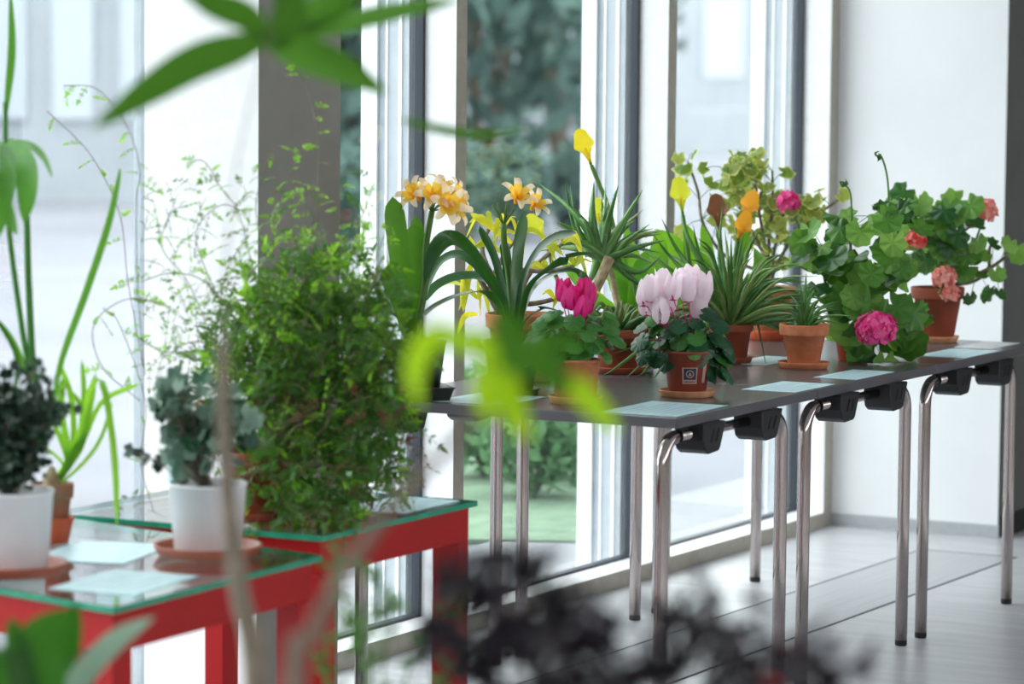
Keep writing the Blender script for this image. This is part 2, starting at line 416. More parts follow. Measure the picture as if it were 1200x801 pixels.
for k in range(6):
    a = p0.lerp(p1, .08+k*.15); e = p0.lerp(p1, .08+k*.15+.09)
    for z in (.9, 4.2):
        b = MB(); b.prism([a-nn*.05+V((0, 0, z)), e-nn*.05+V((0, 0, z)), e-nn*.002+V((0, 0, z)), a-nn*.002+V((0, 0, z))], (0, 0, 2.2)); b.build('window', 'steel_grey', t, False)
b = MB()
p0 = Q(420, 200, 66); p1 = Q(1100, 200, 84); p0.z = p1.z = -.03; d = (p1-p0).normalized(); nn = V((-d.y, d.x, 0))
t = thing('court_building', p0, 'long pale building far behind the trees, seen through the right-hand windows', 'building')
b.prism([p0, p1, p1+nn*8, p0+nn*8], (0, 0, 11)); b.build('wall', 'ext_wall', t, False)
for k in range(8):
    a = p0.lerp(p1, .05+k*.12); e = p0.lerp(p1, .05+k*.12+.07)
    for z in (1.2, 4.6, 8):
        b = MB(); b.prism([a-nn*.05+V((0, 0, z)), e-nn*.05+V((0, 0, z)), e-nn*.002+V((0, 0, z)), a-nn*.002+V((0, 0, z))], (0, 0, 1.8)); b.build('window', 'steel_grey', t, False)
b = MB()
p0 = Q(345, 200, 50); p1 = Q(1000, 200, 62); d = (p1-p0); d.z = 0; d.normalize(); nn = V((-d.y, d.x, 0))
p0.z = -.03; p1.z = -.03
b.prism([p0, p1, p1+nn*.4, p0+nn*.4], (0, 0, .75)); tag(b.build('garden_wall', 'ext_wall', smooth_=False), 'low white wall far outside behind the paving', 'wall')

# ------------------------------------------------------------------ grey tables
TZ = .755; TXS = [7.10, 7.932, 8.764]; TW = .83; FY = 3.358; BY = 4.225
def arc_leg(x, y, sgn, rad=.06, r=.0165, top=.705):
    pts = [V((x, y, .014)), V((x, y, .35)), V((x, y, top-rad))]
    for k in range(1, 8):
        a = k/7*pi/2; pts.append(V((x+sgn*rad*(1-cos(a)), y, top-rad+rad*sin(a))))
    pts.append(V((x+sgn*(rad+.02), y, top)))
    return pts
def make_table(x0):
    t = thing('folding_table', (x0, FY, 0), None, 'table', 'dark grey tables in a row')
    b = MB(); b.box(x0, x0+TW, FY, BY, TZ-.025, TZ)
    top = b.build('tabletop', ['table_top', 'table_edge'], t, False)
    for p in top.data.polygons:
        if abs(p.normal.z) < .5: p.material_index = 1
    bevel(top, .0025)
    for y in (FY+.027, BY-.035):
        for (x, sg) in ((x0-.018, 1), (x0+.668, -1)):
            b = MB(); b.tube(arc_leg(x, y, sg), .0165, 16); lg = b.build('leg', 'chrome', t)
            b = MB(); b.lathe([(.0145, 0), (.0165, .003), (.0165, .016), (.014, .018)], (x, y, 0), 16); b.build('rubber_foot', 'rubber', lg)
        b = MB(); b.tube([V((x0+.06, y, .705)), V((x0+.59, y, .705))], .0125, 12); b.build('rail', 'chrome', t)
        for bx in (x0+.12, x0+.455):
            b = MB()
            pts = [(bx, 0, .73), (bx+.125, 0, .73), (bx+.095, 0, .668), (bx+.085, 0, .66), (bx+.03, 0, .657), (bx+.01, 0, .668), (bx, 0, .69)]
            b.prism([(p[0], y-.042, p[2]) for p in pts], (0, .078, 0))
            br = b.build('bracket', 'black_plastic', t, False); bevel(br, .004)
            b = MB()
            for sx in (.05, .08):
                b.prism([(bx+sx, y-.0435, .715), (bx+sx+.008, y-.0435, .715), (bx+sx-.008, y-.0435, .685), (bx+sx-.016, y-.0435, .685)], (0, .002, 0))
            b.build('slot', 'rubber', br, False)
    return t
for x0, lb in zip(TXS, ('dark grey table nearest, its corner carrying the white cyclamen, chrome tube legs',
                       'dark grey middle table in the row, under the small terracotta pot, chrome tube legs',
                       'dark grey table at the end of the row towards the white wall')):
    make_table(x0)['label'] = lb

# cards
def card(pts, mt, label, z=TZ):
    b = MB(); c = [V((p[0], p[1], z+.0004)) for p in pts]
    b.prism(c[::-1], (0, 0, .0008), 0)
    o = V(c[0])
    # faint lines of print
    e1 = c[1]-c[0]; e2 = c[3]-c[0]
    if mt == 'card_blue':
        for k in range(7):
            v = .14+k*.11; a0 = c[0]+e1*.1+e2*v; a1 = c[0]+e1*(.9 if k % 3 else .6)+e2*v
            w = e2*.018; b.prism([a0+V((0,0,.0009)), a1+V((0,0,.0009)), a1+w+V((0,0,.0009)), a0+w+V((0,0,.0009))], (0, 0, .0002), 1)
    ob = b.build('info_card', [mt, 'steel_grey'], org=o, smooth_=False)
    return tag(ob, label, 'card', 'information sheets on the tables')
def rect(x, y, w, h, a=0):
    c, s = cos(a), sin(a); return [(x+w*i*c-h*j*s, y+w*i*s+h*j*c) for i, j in ((0, 0), (1, 0), (1, 1), (0, 1))]
card(rect(7.125, 3.37, .30, .20, .02), 'card_blue', 'pale blue sheet at the near table corner in front of the white cyclamen')
card(rect(7.13, 3.835, .24, .19, 0), 'card_blue', 'pale blue sheet lying behind the blurred yellow-green leaf on the table')
card(rect(7.81, 3.37, .26, .145, 0), 'card_blue', 'pale blue sheet in front of the small terracotta pot')
card(rect(8.215, 3.372, .27, .12, 0), 'card_blue', 'greenish blue sheet in front of the pink-flowered geranium on the table edge')
card(rect(8.99, 3.365, .28, .145, 0), 'card_blue', 'pale blue sheet left of the white sheet on the last table')
card(rect(9.32, 3.41, .25, .11, 0), 'card_white', 'white glossy sheet at the far end of the last table')
card(rect(8.47, 3.74, .27, .12, 0), 'card_blue', 'pale blue sheet behind the small terracotta pot')
card(rect(9.25, 3.93, .26, .12, 0), 'card_white', 'white sheet beside the variegated geranium saucer')

# ------------------------------------------------------------------ pots
def base_at(px, py, z=TZ): return atZ(px, py, z)
SAUC = .018
def saucer(c, r, h, mt, label, group=None, zz=None):
    c = V(c); b = MB()
    b.lathe([(0, 0), (r*.86, 0), (r*.9, .002), (r, h*.85), (r, h), (r*.95, h), (r*.9, h*.5), (r*.86, .006), (0, .006)], (0, 0, 0)+c if False else c, 48)
    o = b.build('pot_saucer', mt, org=c); return tag(o, label, 'saucer', group)
def pot_parts(t, c, rb, rt, h, mt, rim=True, rimh=None, soil=.88, name='pot', wall=.006):
    rimh = rimh or h*.22; b = MB()
    rm = rb+(rt-rb)*(1-rimh/h)
    if rim: pr = [(0, 0), (rb*.94, 0), (rb, .004), (rm*.965, h-rimh), (rt*.99, h-rimh+.001), (rt, h-rimh+.004), (rt*1.02, h-.003), (rt*1.01, h), (rt-wall, h), (rt-wall-.001, h*soil-.004), (0, h*soil-.006)]
    else: pr = [(0, 0), (rb*.94, 0), (rb, .004), (rt, h-.006), (rt*1.03, h-.005), (rt*1.03, h), (rt-wall*.6, h), (rt-wall*.7, h*soil-.004), (0, h*soil-.006)]
    b.lathe(pr, c, 48); p = b.build(name, mt, t)
    b = MB(); zz = h*soil; rs = (rt-wall)*.99
    b.lathe([(rs, zz-.004), (rs*.98, zz), (rs*.7, zz+.003), (rs*.45, zz+.001), (rs*.2, zz+.005), (0, zz+.004)], c, 30, wob=.01); b.build('soil', 'soil', t)
    return p

# ------------------------------------------------------------------ flowers
def clivia_flower(t, c, d, s, name='flower'):
    c = V(c); d = V(d).normalized(); u = d.orthogonal().normalized(); w = d.cross(u); b = MB()
    for k in range(6):
        a = k*pi/3+rr(-.12, .12); o = u*cos(a)+w*sin(a)
        b.ribbon([c, c+d*s*.35+o*s*.12, c+d*s*.72+o*s*.38, c+d*s*.86+o*s*.72, c+d*s*.78+o*s*rr(.9, 1.0)], s*rr(.34, .42), facing=d-o*.2, fold=.3, prof='oval', n=10, mats=[1, 1, 1, 0, 0])
    fl = b.build(name, ['petal_peach', 'petal_yellow'], t)
    b = MB()
    for k in range(6):
        a = k*pi/3+.5; o = u*cos(a)+w*sin(a)
        b.tube([c+d*s*.3, c+d*s*.75+o*s*.12, c+d*s*.95+o*s*.2], s*.012, 4)
    b.build('stamen', 'petal_yellow', fl)
def cyclamen_flower(t, c, s, mt, lean):
    c = V(c); b = MB()
    for k in range(5):
        a = k*2*pi/5+rr(0, .8); o = V((cos(a), sin(a), 0)); up = (VU+lean*.5).normalized()
        tw = rr(-.6, .6); sd = o.cross(VU)
        b.ribbon([c, c+o*s*.2-VU*s*.04, c+o*s*.34+up*s*.28, c+o*s*.3+up*s*.7+sd*tw*s*.2, c+o*s*rr(.1, .3)+up*s*1.05+sd*tw*s*.35], s*.44, facing=o, fold=-.3, prof='petal', n=8, mats=[1, 0, 0, 0])
    b.build('flower', [mt, 'petal_magenta'], t)
def umbel(t, c, rad, n, mt, name='flower', fr=.011, mt2=None, squash=.85):
    c = V(c); b = MB()
    for k in range(n):
        z = 1-2*(k+.5)/n; a = k*2.39996; r0 = sqrt(1-z*z); d = V((r0*cos(a), r0*sin(a), z*squash))
        if z < -.75: continue
        p = c+d*rad*rr(.8, 1.05); d = (d+V((0, 0, .15))).normalized(); u = d.orthogonal().normalized(); w = d.cross(u); a0 = rr(0, 6)
        for j in range(5):
            an = a0+j*1.2566; o = u*cos(an)+w*sin(an)
            s_ = fr*rr(.85, 1.2)
            b.disc(p+o*s_*.6, d+o*rr(-.5, .2), o, s_*.62, lobes=3, amp=.12, cup=rr(-.3, .4), pleat=.1, seg=8, mi=(1 if (mt2 and R() < .35) else 0), notch=False)
    b.build(name, [mt, mt2 or mt], t)
def calla(t, c, d, s, mt, face=None, open_=.9, name='flower'):
    # funnel spathe with a flared tip
    c = V(c); d = V(d).normalized(); f = V(face) if face is not None else -VF
    u = (f-d*f.dot(d)).normalized(); w = d.cross(u); nu, nv = 18, 10; vs = []; fs = []
    for j in range(nv+1):
        q = j/nv
        for i in range(nu+1):
            a = (i/nu-.5)*2*pi*.97      # a=0 is back of the spathe
            back = (1+cos(a))/2
            r0 = s*(.045+.19*q**1.7*open_)*(1+.3*q*q*(1-back))
            h = s*q*(.66+.44*back**2.5)
            fl = s*.10*q**5
            p = c+d*(h)-u*cos(a)*(r0+fl*(1 if back > .5 else 1.2))+w*sin(a)*(r0+fl)
            if back > .85 and j == nv: p += d*s*.14
            vs.append(p)
    for j in range(nv):
        for i in range(nu):
            a = j*(nu+1)+i; fs.append((a, a+1, a+nu+2, a+nu+1))
    b = MB(); b.add(vs, fs, [1 if k < 2*nu else 0 for k in range(len(fs))]); fl = b.build(name, [mt, 'stalk_green'], t)
    b = MB(); b.tube([c+d*s*.3, c+d*s*.62], [s*.03, s*.025], 6); b.build('spadix', 'petal_yellow', fl)

def px_leaf(b, pts, w, D, n=14, prof='strap', mi=0, facing=None, fold=.25, twist=0):
    P = [Q(p[0], p[1], D+(p[2] if len(p) > 2 else 0)) for p in pts]
    b.ribbon(P, w*D/F, facing=facing, n=n, prof=prof, mi=mi, fold=fold, twist=twist)
def px_tube(b, pts, r, D, mi=0, n=None, seg=7):
    P = [Q(p[0], p[1], D+(p[2] if len(p) > 2 else 0)) for p in pts]
    c = smooth(P, n or len(P)*4)
    if isinstance(r, (list, tuple)):
        m_ = len(c)-1; rads = [(r[0]+(r[1]-r[0])*i/m_)*D/F for i in range(m_+1)]
    else: rads = r*D/F
    b.tube(c, rads, seg, mi)

ZF = TZ+.003
# ------------------------------------------------------------------ 1 clivia on the left corner
c = base_at(474, 474); c.x = 7.16; c.y = 4.08; D = depth(c)
tr_ = MB(); tr_.lathe([(0, 0), (.088, 0), (.1, .03), (.104, .03), (.104, .033), (.098, .033), (.084, .006), (0, .006)], V((c.x, c.y, TZ)), 4)
o = tr_.build('plant_tray', 'plastic_black', org=V((c.x, c.y, TZ)), smooth_=False)
tag(o, 'black square plastic tray under the left-hand pale orange clivia pot', 'tray')
D = 8.2
t = thing('potted_clivia', (c.x, c.y, TZ+.006), 'clivia with the big pale orange flower cluster, in a black pot beside the vine', 'plant', 'potted clivias')
pot_parts(t, V((c.x, c.y, TZ+.006)), .05, .066, .135, 'plastic_black', rim=False)
D = depth(c)
b = MB()
px_leaf(b, [(482, 398), (474, 340, -.03), (466, 280, -.05), (460, 230, -.04)], 25, D)
px_leaf(b, [(480, 398), (484, 350, .02), (487, 300, .04), (484, 262, .05)], 25, D)
px_leaf(b, [(484, 398), (490, 340, .08), (491, 290, .1), (487, 252, .1)], 16, D)
px_leaf(b, [(478, 398), (466, 350, -.1), (452, 322, -.18), (446, 318, -.22)], 18, D, mi=0)
px_leaf(b, [(482, 398), (476, 360, -.12), (470, 330, -.2), (456, 305, -.24)], 18, D)
px_leaf(b, [(480, 398), (472, 372, .1), (462, 340, .2), (450, 330, .28)], 16, D)
b.build('leaves', 'clivia_bright', t)
b = MB(); px_tube(b, [(486, 395), (497, 340), (499, 290), (506, 247)], [4.2, 3.6], D)
hub = Q(506, 247, D)
fls = [(485, 226, -.02, 15.5), (509, 226, -.05, 16), (526, 236, -.06, 17), (535, 223, .02, 14), (498, 222, .06, 14), (537, 243, -.02, 15), (519, 219, .08, 14)]
ends = [Q(x, y, D+dd) for x, y, dd, s in fls]
for e in ends: b.tube([hub, hub.lerp(e, .5)+VU*.002, hub.lerp(e, .8)], .0022, 5)
b.build('flower_stalk', 'stalk_green', t)
for (x, y, dd, s), e in zip(fls, ends):
    d = ((e-hub).normalized()*.8-VF*.7+rdir()*.15+VR*(x-510)/40*.5).normalized()
    clivia_flower(t, hub.lerp(e, .62), d, s*1.6*D/F)

# 2 yellow-leaved plant in terracotta
c = V((7.73, 4.10, TZ)); D = depth(c)
def scr(p): 
    v = V(p)-CP; z = v.dot(FW); return 600+F*v.dot(RT)/z, 400.5-F*v.dot(UP)/z
saucer(c, .085, .03, 'terracotta_pale', 'terracotta saucer with thick rim under the yellow-leaved plant', 'terracotta saucers')
c2 = c+V((0, 0, .007))
t = thing('yellow_leaved_plant', c2, 'straggly plant with yellow leaves and brown stems in a big terracotta pot', 'plant')
pot_parts(t, c2, .066, .092, .165, 'terracotta')
bx, by = scr(c2+V((0, 0, .15)))
b = MB()
st = [[(bx-22, by), (560, 320), (556, 290, -.05)], [(bx-5, by), (566, 300, .05), (575, 262, .1)], [(bx, by), (590, 345, -.02), (600, 318, -.05), (640, 318, -.05), (672, 312, -.06)], [(bx+5, by), (596, 350), (620, 356, .03), (652, 350, .02), (675, 346, .03)], [(bx, by), (615, 330, .1), (640, 300, .12), (660, 285, .1)], [(bx-10, by), (575, 340), (590, 300, .1), (608, 275, .12)]]
for s_ in st: px_tube(b, s_, [4.2, 2.2], D)
b.build('stem', 'bark', t)
b = MB()
tips = [(556, 290), (575, 262), (672, 312), (672, 345), (660, 285), (608, 275), (565, 330), (640, 318), (560, 350), (650, 350), (600, 340), (545, 335), (590, 268), (630, 292)]
for x, y in tips:
    for k in range(4):
        a = rr(0, 6.28); L = rr(20, 38); dd = rr(-.06, .1)
        px_leaf(b, [(x, y, 0), (x+cos(a)*L*.5, y-abs(sin(a))*L*.3-4, dd*.5), (x+cos(a)*L, y-sin(a)*L*.6+6, dd)], rr(5, 8.5), D, prof='lance', n=8, facing=-VF+rdir()*.9)
px_leaf(b, [(600, 285), (580, 268, -.02), (560, 255, -.03), (551, 250, -.02)], 9, D, prof='lance', mi=0)
px_leaf(b, [(552, 310), (545, 335, -.02), (543, 365, -.03)], 12, D, prof='lance', mi=0)
px_leaf(b, [(560, 368), (545, 370, -.1), (536, 392, -.1)], 7, D, prof='lance', mi=0)
b.build('foliage', 'yellow_leaf', t)

# 3 clivia centre
c = V((7.40, 3.95, TZ)); D = depth(c)
saucer(c, .07, .015, 'plastic_green', 'green saucer under the arching clivia, hidden behind blurred leaves')
c2 = c+V((0, 0, .007))
t = thing('potted_clivia', c2, 'clivia with long arching dark strap leaves and one small pale flower pair', 'plant', 'potted clivias')
pot_parts(t, c2, .052, .07, .125, 'plastic_green', rim=False)
b = MB()
LV = [([(602,400),(603,340),(606,290,.02),(614,249,.03)],21), ([(598,398),(592,345,-.02),(580,298,-.05),(562,264,-.08)],16),
 ([(600,398),(590,350,-.05),(571,318,-.1),(552,291,-.15),(535,276,-.2),(518,277,-.24),(505,296,-.27),(497,335,-.3)],14),
 ([(600,398),(588,350,0),(566,310,0),(545,290,0),(528,284,-.02),(513,296,-.04),(500,320,-.06),(494,348,-.08)],13),
 ([(600,398),(586,350,.05),(565,318,.08),(548,302,.1),(532,298,.12),(515,308,.14),(502,332,.15),(496,356,.16)],13),
 ([(600,398),(590,362,-.1),(568,343,-.2),(540,346,-.28),(512,358,-.34),(494,372,-.38)],13),
 ([(600,398),(594,358,.08),(570,326,.16),(540,322,.22),(512,333,.26),(495,354,.3)],13),
 ([(604,398),(612,335,-.04),(630,296,-.1),(651,279,-.14),(676,273,-.18)],16),
 ([(606,398),(617,338,-.06),(645,311,-.14),(675,300,-.2),(706,299,-.26)],17),
 ([(606,398),(621,345,.04),(643,325,.1),(666,318,.14),(680,322,.16),(694,336,.18)],14),
 ([(606,398),(614,376,-.08),(632,362,-.16),(655,364,-.22)],11), ([(601,398),(597,340,.05),(593,300,.08),(590,284,.1)],15)]
for pts, w in LV: px_leaf(b, pts, w*.8, D, n=22, fold=.35, facing=-VF*.8+rdir()*.55+VU*.25)
b.build('leaves', 'clivia_leaf', t)
b = MB(); px_tube(b, [(602, 398), (597, 330, .03), (591, 290, .03), (590, 262, .03)], [4.5, 3.4], D)
hub = Q(590, 264, D+.03)
fls = [(607, 234, 0, 15), (627, 243, .02, 13)]
for e in ((577, 240), (583, 237), (594, 238), (603, 244)):
    b.tube([hub, Q(e[0], e[1], D+.03)], [.0018, .0026], 5)
b.build('flower_stalk', 'stalk_green', t)
for x, y, dd, s in fls:
    e = Q(x, y, D+dd); b2 = (e-hub).normalized()
    clivia_flower(t, e-b2*.012, (b2*.5-VF*.6+VU*.3), s*1.7*D/F)

# 4+5 cyclamens
def cyclamen(c, label, grp, pmt, pm, nf, fpx, leafc, D, dark, scalep, flower_s, rb, rt, h, leafmt, nleaf=70):
    t = thing('potted_cyclamen', c, label, 'plant', grp)
    p = pot_parts(t, c, rb, rt, h, pmt, rim=False, rimh=.02)
    top = c+V((0, 0, h))
    b = MB(); bs = MB()
    for k in range(nleaf):
        d = rdir(); d.z = abs(d.z)*.9; q = rr(.5, 1)
        cx, cy, rx, ry = leafc[k % len(leafc)]
        x = cx+rr(-1, 1)*rx; y = cy+rr(-1, 1)*ry; dd = rr(-1, 1)*rx*D/F*.9
        e = Q(x, y, D+dd); out = (e-top); out = V((out.x, out.y, out.z*.5+.02)).normalized()
        r_ = rr(8, 14)*D/F
        b.disc(e, (out+VU*.5-VF*.5+rdir()*.35), out-VU*.4, r_, lobes=9, amp=.05, cup=-.18, pleat=.03, mi=0 if R() > .25 else 1)
        bs.tube(smooth([top+V((rr(-.01, .01), rr(-.01, .01), -.01)), top.lerp(e, .6)+VU*.012, e], 4), .0013, 4)
    b.build('foliage', [leafmt, 'cyclamen_light'], t)
    for x, y, dd in fpx:
        e = Q(x, y, D+dd)
        bs.tube(smooth([top+V((0, 0, -.005)), top.lerp(e, .6)+VR*(x-fpx[0][0])*.0001, e+VU*.006, e], 8), .0014, 5, 1)
        cyclamen_flower(t, e, flower_s*D/F, pm, VR*rr(-.3, .3))
    bs.build('stem', ['jas_dry', 'petal_magenta'], t)
    return t, p
c = V((7.285, 3.715, TZ)); D = depth(c)
saucer(c, .066, .018, 'terracotta_pale', 'pale terracotta saucer under the magenta cyclamen', 'terracotta saucers')
cyclamen(c+V((0, 0, .007)), 'magenta-flowered cyclamen in a brown plastic pot, partly behind a blurred leaf', 'potted cyclamens', 'terracotta', 'petal_magenta', 6,
  [(665, 360, 0), (672, 362, -.03), (684, 352, 0), (680, 372, -.04), (690, 355, .03), (659, 352, .03), (688, 366, .02)], [(652, 398, 32, 26), (690, 398, 36, 26), (670, 385, 45, 22), (632, 408, 16, 14)], D, True, 1, 26, .050, .058, .1, 'cyclamen_light', 125)
c = V((7.585, 3.56, TZ)); D = depth(c)
saucer(c, .070, .017, 'terracotta_pale', 'terracotta saucer under the white and pink cyclamen', 'terracotta saucers')
t, p = cyclamen(c+V((0, 0, .007)), 'pale pink and white cyclamen in a brown plastic pot with a small square label', 'potted cyclamens', 'plastic_brown', 'petal_pinkwhite', 9,
  [(754, 357, 0), (762, 352, -.04), (770, 365, -.02), (778, 345, .03), (788, 350, -.04), (797, 345, 0), (806, 352, -.03), (815, 350, .02), (822, 356, 0), (783, 365, .04), (810, 340, .06), (826, 348, .04), (774, 378, -.05), (818, 372, 0), (757, 368, .03)],
  [(785, 398, 38, 24), (825, 400, 36, 24), (800, 385, 45, 18), (790, 412, 22, 16), (845, 420, 12, 18)], D, True, 1, 30, .046, .060, .107, 'cyclamen_leaf', 140)
# label printed on the pot
def decal(mb, c, r0, r1, z0, z1, a0, a1, hh, mi, seg=10, off=.0008):
    vs = []; fs = []
    for j in range(2):
        z = (z0, z1)[j]; r_ = r0+(r1-r0)*z/hh+off
        for i in range(seg+1):
            a = a0+(a1-a0)*i/seg; vs.append(c+V((cos(a)*r_, sin(a)*r_, z)))
    for i in range(seg): fs.append((i, i+1, i+seg+2, i+seg+1))
    mb.add(vs, fs, mi)
c2 = c+V((0, 0, .007)); af = atan2(-VF.y, -VF.x); b = MB()
decal(b, c2, .046, .060, .028, .068, af-.28, af+.42, .107, 1)
decal(b, c2, .046, .060, .038, .066, af-.22, af+.36, .107, 0, off=.0012)
for k in range(24):
    a = 2*pi*k/24; a2 = a+2*pi/24; vs = []
    for aa, q in ((a, .0075), (a2, .0075), (a2, .0098), (a, .0098)):
        ang = af+.07+cos(aa)*q/.053; z = .052+sin(aa)*q; r_ = .046+.014*z/.107+.0018
        vs.append(c2+V((cos(ang)*r_, sin(ang)*r_, z)))
    b.add(vs, [(0, 1, 2, 3)], 1)
for pts in (((-.0045, -.004), (.0045, -.004), (0, .005)),):
    vs = []
    for x, z in pts:
        ang = af+.07+x/.053; zz = .052+z; r_ = .046+.014*zz/.107+.0018; vs.append(c2+V((cos(ang)*r_, sin(ang)*r_, zz)))
    b.add(vs, [(0, 1, 2)], 1)
for k in range(7): decal(b, c2, .046, .060, .031, .0345, af-.2+k*.08, af-.2+k*.08+.05, .107, 0, 2, .0013)
decal(b, c2, .046, .060, .03, .075, af+.72, af+.92, .107, 1)
b.build('pot_label', ['label_print', 'label_white'], p)
bpy.data.objects['pot_label']['label'] = 'square printed pot label with a round emblem'

# 6 small terracotta pot with grassy aloe
c = V((8.46, 3.625, TZ)); D = depth(c)
saucer(c, .070, .018, 'terracotta', 'small terracotta saucer under the grassy aloe, in front of the geranium', 'terracotta saucers')
c2 = c+V((0, 0, .007))
t = thing('potted_aloe', c2, 'small grassy aloe in a small clean terracotta pot on the middle table', 'plant', 'potted aloes')
pot_parts(t, c2, .042, .066, .112, 'terracotta', rimh=.03)
b = MB()
for tip in [(905,372),(1000,370),(985,362),(936,330),(945,318),(955,338),(925,345),(915,350),(970,345),(960,350),(985,352),(935,350),(950,342),(905,385),(918,376),(965,358),(928,362),(972,372),(940,352),(912,362),(978,358),(988,380)]:
    x, y = tip; bx = 943+(x-943)*.15
    b.spike([Q(bx, 384, D), Q(bx+(x-bx)*.35, 384-(384-y)*.55-6, D+rr(-.03, .03)), Q(x, y, D+rr(-.07, .07))], 5.5*D/F)
b.build('leaves', 'aloe_leaf', t)

# 7 long leaved aloe, fountain
c = V((8.50, 3.86, TZ)); D = depth(c)
saucer(c, .062, .018, 'terracotta_brown', 'brown saucer under the large long-leaved aloe behind the white cyclamen', 'terracotta saucers')
c2 = c+V((0, 0, .007))
t = thing('potted_aloe', c2, 'large fountain of long narrow pointed leaves behind the white cyclamen', 'plant', 'potted aloes')
pot_parts(t, c2, .045, .06, .1, 'terracotta_brown')
bx, by = scr(c2+V((0, 0, .09)))
b = MB()
keys = [((792,290),(775,215+40),7),((805,275),(797,235),8),((843,300),(847,235),8),((868,310),(892,266),8),((820,300),(812,262),7),((860,320),(880,290),7),((785,300),(762,270),6),((772,305),(735,283),5),
        ((900,330),(935,324),6),((880,345),(902,450),6),((870,350),(888,400),6),((850,345),(862,435),7),((780,330),(742,330),6),((890,350),(930,380),5)]
for (mx, my), (x, y), w in keys:
    b.spike([Q(bx+rr(-4, 4), by, D), Q((bx+mx)/2, (by+my)/2-4, D), Q(mx, my, D+rr(-.08, .08)), Q(x, y, D+rr(-.12, .12))], w*1.35*D/F, teeth=9, n=14)
for k in range(150):
    a = rr(-1.5, 1.5); L = rr(65, 145); dd = rr(-.26, .26); dr = rr(.25, .9)
    x1 = bx+sin(a)*L*.5; y1 = by-cos(a)*L*.6; x2 = bx+sin(a)*L*(.95); y2 = by-cos(a)*L*(1-.2*dr)+L*.35*abs(sin(a))*dr
    if x2 < 725: continue
    b.spike([Q(bx+rr(-4, 4), by, D), Q(x1, y1, D+dd*.5), Q(x2, y2, D+dd)], rr(4.5, 7.5)*D/F, n=10, mi=0 if R() > .5 else 1)
b.build('leaves', ['aloe_leaf', 'aloe_spider'], t)

# 8 leggy aloe with pale trunk
c = V((8.06, 3.98, TZ)); D = depth(c)
saucer(c, .075, .018, 'terracotta_brown', 'dark brown saucer under the leggy aloe with a pale trunk', 'terracotta saucers')
c2 = c+V((0, 0, .007))
t = thing('potted_aloe', c2, 'leggy aloe with bare pale trunk and toothed pointed rosette above the magenta cyclamen', 'plant', 'potted aloes')
pot_parts(t, c2, .055, .07, .11, 'terracotta_brown')
bx, by = scr(c2+V((0, 0, .095)))
b = MB(); px_tube(b, [(bx, by), (694, 366, -.03), (696, 345, -.04), (706, 322, -.04), (714, 302, -.03)], [5, 6.5], D, seg=10)
px_tube(b, [(bx+4, by), (722, 350, .05), (716, 320, .06), (705, 300, .06)], [4, 4], D)
b.build('trunk', 'bark_pale', t)
b = MB()
for (x0, y0), (x1, y1), (x2, y2), w in [((690,300),(672,262),(662,211),7),((694,298),(676,262),(668,216),6),((700,298),(694,255),(696,212),12),((706,298),(712,262),(725,216),10),((708,300),(725,270),(753,222),13),
    ((712,302),(745,290),(780,281),9),((700,300),(686,262),(667,252),7),((706,300),(676,252),(632,215),11),((715,304),(745,330),(796,352),7),((714,305),(740,322),(745,352),10),((708,302),(680,284),(642,290),10),((700,306),(690,330),(672,350),8),
    ((720,300),(735,282),(762,262),7),((705,300),(705,270),(712,240),10),((720,310),(750,318),(775,300),8)]:
    b.spike([Q(x0, y0, D-.02), Q(x1, y1, D-.02+rr(-.05, .05)), Q(x2, y2, D+rr(-.1, .1))], w*1.25*D/F, teeth=10, n=12, thick=.5)
for k in range(22):
    a = rr(-1.7, 1.8); L = rr(45, 85); b.spike([Q(708, 303, D), Q(708+sin(a)*L*.5, 303-cos(a)*L*.5-5, D+rr(0, .08)), Q(708+sin(a)*L, 303-cos(a)*L+8*abs(sin(a)), D+rr(-.02, .2))], rr(7, 11)*D/F, teeth=7, n=9, thick=.5, mi=1 if R() < .4 else 0)
for k in range(60):   # drooping offsets round the pot
    a = rr(-1.5, 1.5); L = rr(45, 85); dd = rr(-.16, .12)
    b.spike([Q(bx+rr(-8, 8), by+4, D), Q(bx+sin(a)*L*.55, by-L*.38*cos(a)-8, D+dd*.6), Q(bx+sin(a)*L, by+L*.25*abs(sin(a))-cos(a)*L*.5+10, D+dd)], rr(5, 8)*D/F, n=8, mi=1 if R() < .6 else 0)
b.build('leaves', ['aloe_leaf', 'aloe_spider'], t)
# offset with spilling toothed leaves
c = V((8.10, 3.74, TZ)); D = depth(c)
t = thing('potted_aloe', c, 'low aloe with toothed leaves spilling over the table between the two cyclamens', 'plant', 'potted aloes')
pot_parts(t, c, .035, .045, .075, 'plastic_brown', rim=False)
bx, by = scr(c+V((0, 0, .07))); b = MB()
for x, y, w, dd in [(704,443,12,-.1),(744,447,12,-.06),(762,450,11,-.1),(726,452,8,-.1),(735,400,9,.02),(800,380,8,0),(852,453,11,-.1),(775,400,10,-.05),(830,440,9,-.08),(715,415,8,0),(745,380,7,.05),(820,385,7,.05),(758,430,10,-.12)]:
    b.spike([Q(bx, by, D), Q((bx*1.1+x*.9)/2, min(by, y)-10, D+dd*.5), Q(x, y, D+dd)], w*1.1*D/F, teeth=8, n=12, thick=.5)
b.build('leaves', 'aloe_leaf', t)

